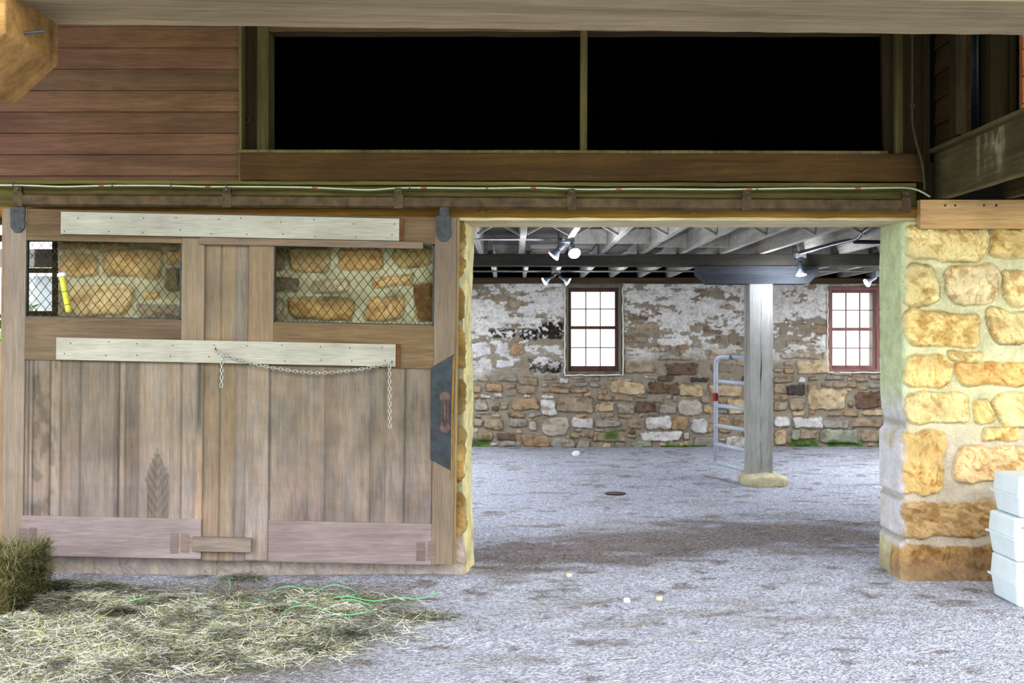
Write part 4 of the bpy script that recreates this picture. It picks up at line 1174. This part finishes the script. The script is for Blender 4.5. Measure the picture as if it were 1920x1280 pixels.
# hanger brackets
for (cx, lab) in ((30, 'dark'), (829, 'dark')):
    m = MB()
    q = [(cx-15, 396), (cx+13, 396), (cx+13, 412), (cx+11, 418), (cx+14, 424), (cx+12, 436), (cx+4, 444), (cx-6, 444), (cx-14, 434), (cx-15, 410)]
    m.prism([D(x, y) for x, y in q], YD-.012, YD+.001)
    m.prism([D(x, y) for x, y in ((cx-8, 376), (cx+8, 376), (cx+10, 398), (cx-10, 398))], YD-.006, YD+.004)
    hb = m.build('hanger_bracket', M['iron'], door, bevel=.002)
    for (ox, oy) in ((-9, 405), (9, 406), (-9, 428), (2, 434), (10, 418)):
        dx, dy = D(cx+ox, oy); m = MB(); m.lathe(P(dx, dy, YD-.012), (0, -1, 0), [(0, .008), (.004, .007), (.006, .003)], 8); m.build('bolt', M['rust'], hb)
# latch plate and handle
m = MB(); m.prism([(808, 689), (853, 663), (851, 760), (846, 882), (807, 861)], YD-.006, YD+.001)
lp = m.build('latch_plate', M['plateiron'], door, bevel=.001, label='blue black sheet metal plate')
m = MB(); m.prism([(849, 670), (853, 664), (849, 790), (848, 886), (845, 900), (846, 780)], YD-.009, YD-.005); m.build('split_edge', M['amber'], lp, label='raw split wood along the plate edge')
h = MB()
for y in (744, 802):
    h.lathe(P(834.5, y, YD-.006), (0, -1, 0), [(0, .036), (.006, .036), (.010, .030), (.011, .004)], 20)
hp = [P(834, 750, YD-.012), P(834, 762, YD-.045), P(834, 773, YD-.052), P(834, 785, YD-.045), P(834, 797, YD-.012)]
h.tube(smooth_path(hp, 6), .011, 8)
for dx in (-5.5, 5.5): h.prism(rect(834+dx-1.6, 748, 834+dx+1.6, 798), YD-.012, YD-.005)
h.build('handle', M['rust'], lp, smooth=False, label='rusty iron pull handle with round ends')

# chain hanging on the door
def chain_links(m, path, pitch=.0235):
    path = [Vector(p) for p in path]
    # resample
    L_ = [0]
    for i in range(1, len(path)): L_.append(L_[-1]+(path[i]-path[i-1]).length)
    n = int(L_[-1]/pitch)
    def at(s):
        for i in range(1, len(path)):
            if s <= L_[i]: 
                t = (s-L_[i-1])/(L_[i]-L_[i-1]); return path[i-1].lerp(path[i], t)
        return path[-1]
    for k in range(n):
        c = at((k+.5)*pitch); d = (at((k+1)*pitch)-at(k*pitch)).normalized()
        side = Vector((0, 1, 0)) if k % 2 else Vector((0, 1, 0)).cross(d).normalized()
        a_, b2 = .0165, .0085; pts = []
        for j in range(14):
            t = 2*math.pi*j/14
            pts.append(c+d*a_*math.cos(t)+side*b2*math.sin(t))
        m.tube(pts, .0026, 5, closed=True)
ch = thing('chain', P(570, 700, YD-.04), 'zinc chain draped in a shallow swag across the barn door', 'chain')
yc = YD-.042
sw = smooth_path([P(404, 656, yc), P(430, 669, yc), P(480, 683, yc), P(540, 694, yc), P(600, 699, yc), P(660, 694, yc), P(710, 686, yc), P(735, 681, yc)], 10)
m = MB(); chain_links(m, sw); m.build('swag', M['zinc'], ch, smooth=True)
for (x, y0, y1) in ((416, 663, 727), (730, 684, 805)):
    m = MB(); chain_links(m, [P(x, y0, yc), P(x-1 if x < 500 else x+1, y1, yc)]); m.build('chain_tail', M['zinc'], ch, smooth=True)
for (x, y) in ((404, 655), (735, 680)):
    m = MB(); m.tube([P(x, y, YD-.02), P(x, y, YD-.055), P(x, y-4, YD-.058)], .004, 6); m.build('hook_nail', M['iron'], ch)
# yellow tube with white cap hung on the mesh
tb = thing('yellow_tube', P(125, 586, YD-.02), 'yellow plastic tube with white cap hung on the left mesh window', 'tube')
top = P(116, 517, YD-.03); bot = P(129, 585, YD-.03)
d_ = (bot-top)
m = MB(); m.lathe(top, d_, [(0, .017), (.02, .0185), (d_.length-.012, .0185), (d_.length, .014)], 14); m.build('body', M['yellow'], tb, smooth=False)
m = MB(); m.lathe(top-d_.normalized()*.022, d_, [(0, .014), (.006, .027), (.026, .028), (.03, .02)], 16); m.build('cap', M['whitep'], tb, label='white cap')
for k in range(4):
    m = MB(); t = .25+.18*k; m.lathe(top+d_*t, d_, [(0, .019), (.004, .019)], 14); m.build('label_band', M['dark_plastic'], tb) if k in (1, 3) else None

# ------------------------------------------------------------------ window left of the stone wall, seen through the mesh
t = thing('window_3', P(75, 640, 7.4), 'dark framed opening to daylight behind the left mesh window', 'window', kind='structure')
m = MB()
for q in ((97, 380, 109, 700), (30, 502, 97, 511), (30, 583, 97, 595), (-60, 380, -40, 700), (-40, 440, 97, 452)):
    m.prism(rect(*q), 7.40, 7.46)
m.build('frame', M['dark_v'], t, bevel=.004)
m = MB(); m.prism(rect(-40, 452, 97, 583), 7.43, 7.434); m.build('pane', M['glass'], t)
m = MB(); m.col = lin(170, 160, 140); m.box(-6, XL0, YF, YF+.3, -.1, P(0, 640, 7.4).z); m.build('wall_front_low_left', M['rubble'], kind='structure')
m = MB(); m.col = lin(230, 238, 244); m.box(-9.5, -3.9, 11.4, 11.5, 0, 2.2); m.build('garden_wall', M['pebble'], label='pale wall outside the left opening', category='wall')
m = MB(); m.box(-7.5, -3.9, 11.2, 11.3, 2.28, 2.46); m.build('dark_board', M['inbeam'], label='dark board outside above the pale wall', category='board')
# shrub outside
def leafball(name, c, r, n, col, seed, **props):
    g = np.random.default_rng(seed); d = g.normal(size=(n, 3)); d /= np.linalg.norm(d, axis=1)[:, None]
    p = d*np.array(r)*g.uniform(.6, 1, (n, 1))+np.array(c)
    a = g.normal(size=(n, 3))*.05; b = g.normal(size=(n, 3))*.03
    vs = np.stack([p-a, p+b, p+a, p-b], 1).reshape(-1, 3); fs = np.arange(n*4).reshape(-1, 4)
    cc = np.repeat(np.array(col)*g.uniform(.5, 1.3, (n, 1)), 4, 0)
    return mesh_obj(name, vs, fs, np.clip(cc, 0, .9), M['hay'], **props)
leafball('green_shrub', (-4.55, 10.4, .9), (.3, .3, 1.0), 3500, lin(120, 160, 80), 2, label='green shrub outside the opening behind the left mesh window', category='shrub')

# ------------------------------------------------------------------ hay
def strands(c, L_, ang, pitch, wid, cols, bend, seed):
    """flat curved blades; c (n,3) centres"""
    g = np.random.default_rng(seed); n = len(c); S_ = 4
    d = np.stack([np.cos(ang)*np.cos(pitch), np.sin(ang)*np.cos(pitch), np.sin(pitch)], 1)
    s = np.stack([-np.sin(ang), np.cos(ang), np.zeros(n)], 1)
    tw = g.uniform(-1, 1, n)
    up = np.cross(d, s); w = s*np.cos(tw)[:, None]+up*np.sin(tw)[:, None]
    V = []
    for k in range(S_):
        t = k/(S_-1)*2-1
        p = c+d*(L_/2*t)[:, None]+s*(bend*(t*t-.4))[:, None]+np.array([0, 0, 1])*(g.normal(0, .0, n)-.3*bend*(t*t))[:, None]
        ww = wid*(1-.45*abs(t))
        V.append(p-w*ww[:, None]); V.append(p+w*ww[:, None])
    V = np.stack(V, 1).reshape(-1, 3)
    base = np.arange(n)[:, None]*(S_*2)
    F_ = np.concatenate([base+np.array([[2*k, 2*k+1, 2*k+3, 2*k+2]]) for k in range(S_-1)], 0)
    return V, F_, np.repeat(cols, S_*2, 0)
def hay_cols(n, g, bright=1.0):
    pal = np.array([lin(196, 198, 176), lin(160, 160, 128), lin(118, 108, 82), lin(222, 228, 222), lin(140, 152, 110), lin(98, 84, 64), lin(214, 206, 168)])
    pr = [.26, .16, .12, .24, .1, .07, .05]
    return np.clip(pal[g.choice(len(pal), n, p=pr)]*g.uniform(.7, 1.2, (n, 1))*bright, 0, .9)
def hay_density(x, y):
    # photo region of loose hay in ground coordinates
    n = fbm(x*1.7, y*2.4, 4, 123)
    right = np.interp(y, [4.6, 5.15, 5.5, 6.1, 6.8, 7.2], [-2.3, -1.2, -.6, -.15, -.25, -.5])
    e = 1-sm(x+(n-.5)*1.1, right-1.0, right)
    top = 1-sm(y+(n-.5)*.4, 6.55+.15*np.clip(x+3, 0, 2), 6.95)
    return e*top*(0.45+.8*sm(n, .32, .6))
g_ = np.random.default_rng(5)
N = 230000
xx = g_.uniform(-3.9, .2, N); yy = g_.uniform(4.7, 7.15, N)
keep = g_.uniform(0, 1, N) < hay_density(xx, yy)*.5
xx = xx[keep]; yy = yy[keep]; n = len(xx)
pile = .07*sm(fbm(xx*2.6, yy*3.6, 3, 321), .46, .75)*hay_density(xx, yy)
zz = floor_h(xx, yy)+.006+pile*g_.uniform(.2, 1, n)+.012*g_.uniform(0, 1, n)
# darker tufts
tx, ty, tz = [xx], [yy], [zz]
dk = [np.ones(n)]
for (px_c, py_c, rx, ry, hh_, cnt) in ((350, 1172, .16, .10, .07, 1500), (300, 1136, .20, .09, .06, 1300), (225, 1152, .13, .08, .04, 800), (470, 1135, .22, .08, .05, 1200), (455, 1096, .2, .06, .07, 900),
                                       (120, 1110, .5, .08, .06, 2600), (620, 1190, .2, .1, .03, 900), (790, 1160, .2, .08, .02, 700), (560, 1215, .25, .1, .03, 900)):
    Yg = HC*F/(py_c-HY); c0 = P(px_c, py_c, Yg)
    a_ = g_.normal(0, .5, cnt); b_ = g_.normal(0, .5, cnt); rr_ = np.hypot(a_, b_)
    tx.append(c0.x+a_*rx); ty.append(c0.y+b_*ry); tz.append(floor_h(c0.x+a_*rx, c0.y+b_*ry)+.01+hh_*np.exp(-rr_**2*1.5)*g_.uniform(.2, 1, cnt)); dk.append(g_.uniform(.3, .75, cnt))
xx, yy, zz, dk = map(np.concatenate, (tx, ty, tz, dk)); n = len(xx)
V, F_, C_ = strands(np.stack([xx, yy, zz], 1), g_.uniform(.02, .13, n), g_.uniform(0, 6.28, n)*1.0, g_.normal(0, .22, n), g_.uniform(.0007, .002, n), hay_cols(n, g_, 1.3)*((1-.55*sm(fbm(xx*6, yy*8, 4, 222), .5, .68))*dk)[:, None], g_.normal(0, .012, n), 1)
mesh_obj('loose_hay', V, F_, C_, M['hay'], label='loose greenish hay spread over the gravel below the barn door', category='hay', kind='stuff')
# scattered straws over the open gravel
n = 900
xx = g_.uniform(-3.5, 3.6, n); yy = g_.uniform(4.9, 7.6, n)
kk = (g_.uniform(0, 1, n) < np.where(xx < .8, .9, .35)) & (yy < np.where(xx < 2.2, 7.1, 6.4)); xx, yy = xx[kk], yy[kk]; n = len(xx)
V, F_, C_ = strands(np.stack([xx, yy, floor_h(xx, yy)+.012], 1), g_.uniform(.04, .2, n), g_.normal(0, .7, n), g_.normal(0, .03, n), g_.uniform(.001, .002, n), hay_cols(n, g_, 1.05), g_.normal(0, .01, n), 2)
mesh_obj('scattered_straw', V, F_, C_, M['hay'], label='stray straws scattered over the open gravel', category='straw', kind='stuff')
# dung and hay crumbs on the gravel inside the doorway
# hay bale on the left edge
bt = thing('hay_bale', (-3.25, 6.55, 0), 'hay bale at the left edge below the barn door corner', 'bale')
bx0, bx1, by0, by1, bz1 = -3.75, -2.80, 6.3, 6.85, .36
m = MB(); m.col = lin(84, 76, 40); m.box(bx0+.03, bx1-.03, by0+.03, by1-.03, .0, bz1-.03); m.build('core', M['hay'], bt, bevel=.03)
n = 9000; fcs = g_.integers(0, 3, n)
px_ = g_.uniform(bx0, bx1, n); py_ = g_.uniform(by0, by1, n); pz_ = g_.uniform(0, bz1, n)
px_[fcs == 0] = bx1+g_.normal(0, .012, (fcs == 0).sum())-.03; py_[fcs == 1] = by0+.03+g_.normal(0, .012, (fcs == 1).sum()); pz_[fcs == 2] = bz1-.03+g_.normal(0, .012, (fcs == 2).sum())
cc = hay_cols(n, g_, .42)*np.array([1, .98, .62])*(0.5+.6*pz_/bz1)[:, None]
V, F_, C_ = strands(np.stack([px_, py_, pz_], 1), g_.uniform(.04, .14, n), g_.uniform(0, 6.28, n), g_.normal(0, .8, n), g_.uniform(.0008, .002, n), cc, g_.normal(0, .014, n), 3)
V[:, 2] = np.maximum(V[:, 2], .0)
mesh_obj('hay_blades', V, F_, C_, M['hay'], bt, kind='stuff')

# twine
def twine(pts, mat, lab, r=.0034):
    pp = []
    for x, y in pts:
        Yg = HC*F/(y-HY); p = P(x, y, Yg); pp.append(p)
    pp = smooth_path(pp, 8); out = []
    for p in pp:
        h = float(floor_h(np.array([p.x]), np.array([p.y]))[0]); out.append(Vector((p.x, p.y, max(h, 0)+.035+.01*math.sin(p.x*21+p.y*9))))
    m = MB(); m.tube(out, r, 5); return m.build('baling_twine', M[mat], smooth=True, label=lab, category='twine', group='pieces of baling twine in the hay')
twine([(395, 1092), (410, 1090), (425, 1096), (432, 1108), (430, 1116)], 'twine', 'short curl of green twine near the wall foot')
twine([(480, 1140), (500, 1125), (520, 1115), (560, 1111), (585, 1111), (600, 1121), (622, 1136)], 'twine', 'green twine arching up to the tangled knot')
twine([(592, 1134), (592, 1122), (605, 1113), (640, 1110), (662, 1114), (668, 1124), (655, 1132), (625, 1133), (600, 1128), (590, 1120)], 'twine', 'looped green twine in the middle of the tangle')
twine([(590, 1133), (640, 1133), (700, 1135), (760, 1134), (800, 1128), (822, 1124)], 'twine', 'long green twine end reaching right over the gravel')
twine([(525, 1165), (545, 1150), (580, 1150), (610, 1156), (650, 1164), (680, 1165), (695, 1156), (690, 1146), (665, 1140), (640, 1139)], 'twine', 'low green twine loop in front of the tangle')
twine([(380, 1142), (420, 1144), (465, 1144), (500, 1132)], 'twine', 'straight green twine left of the tangle')
twine([(400, 1153), (440, 1152), (480, 1142), (540, 1140), (590, 1136)], 'twine', 'lower straight green twine left of the tangle')
twine([(215, 1138), (250, 1136), (290, 1133)], 'twine', 'pale green twine piece left of the dark hay clump')
twine([(60, 1152), (70, 1166), (73, 1180), (66, 1196), (76, 1198), (84, 1206), (76, 1217)], 'twiney', 'crooked yellow twine in front of the hay bale')
twine([(218, 1148), (195, 1168), (165, 1186), (143, 1204)], 'twiney', 'slanting yellow twine in the middle of the hay')

# pebbles and small items
def gp(x, y): Yg = HC*F/(y-HY); return P(x, y, Yg)
for (x, y, r, c, lab) in ((1175, 1128, .022, (226, 226, 230), 'white pebble on the gravel right of the door'), (1236, 1124, .022, (204, 196, 184), 'pale beige pebble right of the white one'),
                          (1067, 1080, .022, (206, 200, 180), 'cream pebble at the doorway threshold'), (1080, 852, .055, (236, 238, 244), 'white lump on the stable floor below the grey framed window')):
    p = gp(x, y); blob('small_stone', (p.x, p.y, float(floor_h(np.array([p.x]), np.array([p.y]))[0])+r*.45), (r, r*.9, r*.7), M['pebble'], lin(*c), int(x), .2, 3, label=lab, category='stone')
p = gp(1154, 924)
m = MB(); m.lathe((p.x, p.y, float(floor_h(np.array([p.x]), np.array([p.y]))[0])-.004), (0, 0, 1), [(0, .105), (.014, .105), (.018, .1)], 24)
m.build('drain_cover', M['dark_plastic'], label='flat dark round drain cover in the stable floor', category='cover')

# ------------------------------------------------------------------ white tubs at the right edge
def tub(z0, z1, x0, y0, w, dp, lab, dx):
    t = thing('white_tub', (x0+w/2, y0+dp/2, z0), lab, 'tub', group='white tubs stacked beside the right pier')
    zm = (z0+z1)/2
    def shell(za, zb, i0, i1):
        m = MB(); m.hexa([(x0+i0, y0+i0, za), (x0+w-i0, y0+i0, za), (x0+w-i1, y0+i1, zb), (x0+i1, y0+i1, zb), (x0+i0, y0+dp-i0, za), (x0+w-i0, y0+dp-i0, za), (x0+w-i1, y0+dp-i1, zb), (x0+i1, y0+dp-i1, zb)])
        return m
    shell(z0, zm, .024, .008).build('body', M['whitep'], t, bevel=.014)
    shell(zm+.006, z1, .006, .014).build('lid', M['whitep'], t, bevel=.012)
    m = MB(); m.box(x0-.006, x0+w+.006, y0-.006, y0+dp+.006, zm-.004, zm+.009); m.build('rim', M['whitep'], t, bevel=.003)
    m = MB(); m.box(x0+.05, x0+w-.05, y0+.0, y0+.02, z1-.055, z1-.049); m.build('groove', M['conduit'], t)
Yt = 6.56
zf = lambda y: P(0, y, Yt).z
X0 = P(1901, 0, Yt).x
tub(max(.0, zf(1142)), zf(1056), X0+.012, Yt, .55, .38, 'white plastic tub at the bottom of the stack by the right pier', 0)
tub(zf(1055), zf(973), X0, Yt, .55, .38, 'white plastic tub in the middle of the stack by the right pier', 0)
tub(zf(972), zf(895), X0+.024, Yt, .53, .37, 'white plastic tub on top of the stack by the right pier', 0)
m = MB(); p = gp(1900, 1112); m.box(p.x-.03, p.x+.05, 6.98, 7.06, .0, .05); m.build('dark_block', M['dark_plastic'], bevel=.008, label='small dark block on the gravel behind the white tubs', category='block')

# ------------------------------------------------------------------ porch roof
m = MB(); m.box(-4.6, 4.8, 3.0, 7.4, 3.95, 4.0); m.build('ceiling_porch', M['siding'], kind='structure')

# ------------------------------------------------------------------ light
w = bpy.data.worlds.new('World'); scn.world = w; w.use_nodes = True
nt = w.node_tree; bg = nt.nodes['Background']
sky = nt.nodes.new('ShaderNodeTexSky'); sky.sky_type = 'NISHITA'; sky.sun_disc = False; sky.sun_elevation = math.radians(45); sky.sun_rotation = math.radians(200); sky.air_density = 1.2; sky.dust_density = 3
mx = nt.nodes.new('ShaderNodeMix'); mx.data_type = 'RGBA'; mx.inputs[0].default_value = .72
mul = nt.nodes.new('ShaderNodeMix'); mul.data_type = 'RGBA'; mul.blend_type = 'MULTIPLY'; mul.inputs[0].default_value = 1; mul.inputs[7].default_value = (.12, .12, .12, 1)
nt.links.new(sky.outputs[0], mul.inputs[6]); nt.links.new(mul.outputs[2], mx.inputs[6])
mx.inputs[7].default_value = (.93, .96, 1.0, 1)
nt.links.new(mx.outputs[2], bg.inputs['Color']); bg.inputs['Strength'].default_value = 3.0
def area(name, loc, rot, sx, sy, e, col):
    l = bpy.data.lights.new(name, 'AREA'); l.shape = 'RECTANGLE'; l.size = sx; l.size_y = sy; l.energy = e; l.color = col
    o = bpy.data.objects.new(name, l); COL.objects.link(o); o.location = loc; o.rotation_euler = rot; return o
# added fill lights that brighten the stable, unseen off to the sides
area('interior_fill', (-1.7, 12.5, 2.40), (0, 0, 0), .9, 5, 140, (.9, .95, 1))
area('interior_fill', (5.1, 12.2, 2.40), (0, 0, 0), .9, 5, 140, (.9, .95, 1))
# the yard: hazy sun from behind the right shoulder, low and broad
sl = bpy.data.lights.new('sun', 'SUN'); sl.energy = .9; sl.angle = math.radians(25); sl.color = (1, .97, .9)
so = bpy.data.objects.new('sun', sl); COL.objects.link(so)
so.rotation_euler = Vector((-.35, 1, -.42)).to_track_quat('-Z', 'Y').to_euler()

# ------------------------------------------------------------------ camera
cam = bpy.data.cameras.new('camera'); co = bpy.data.objects.new('camera', cam); COL.objects.link(co)
co.location = (0, 0, HC); co.rotation_euler = (math.radians(90), 0, 0)
cam.sensor_width = 36; cam.lens = 36*F/1920; cam.shift_y = -(640-HY)/1920
cam.clip_end = 200
scn.camera = co
scn.view_settings.view_transform = 'Standard'
scn.view_settings.look = 'Medium High Contrast'
scn.view_settings.exposure = 0.24
for o in bpy.data.objects:
    if '_w' in o: del o['_w']
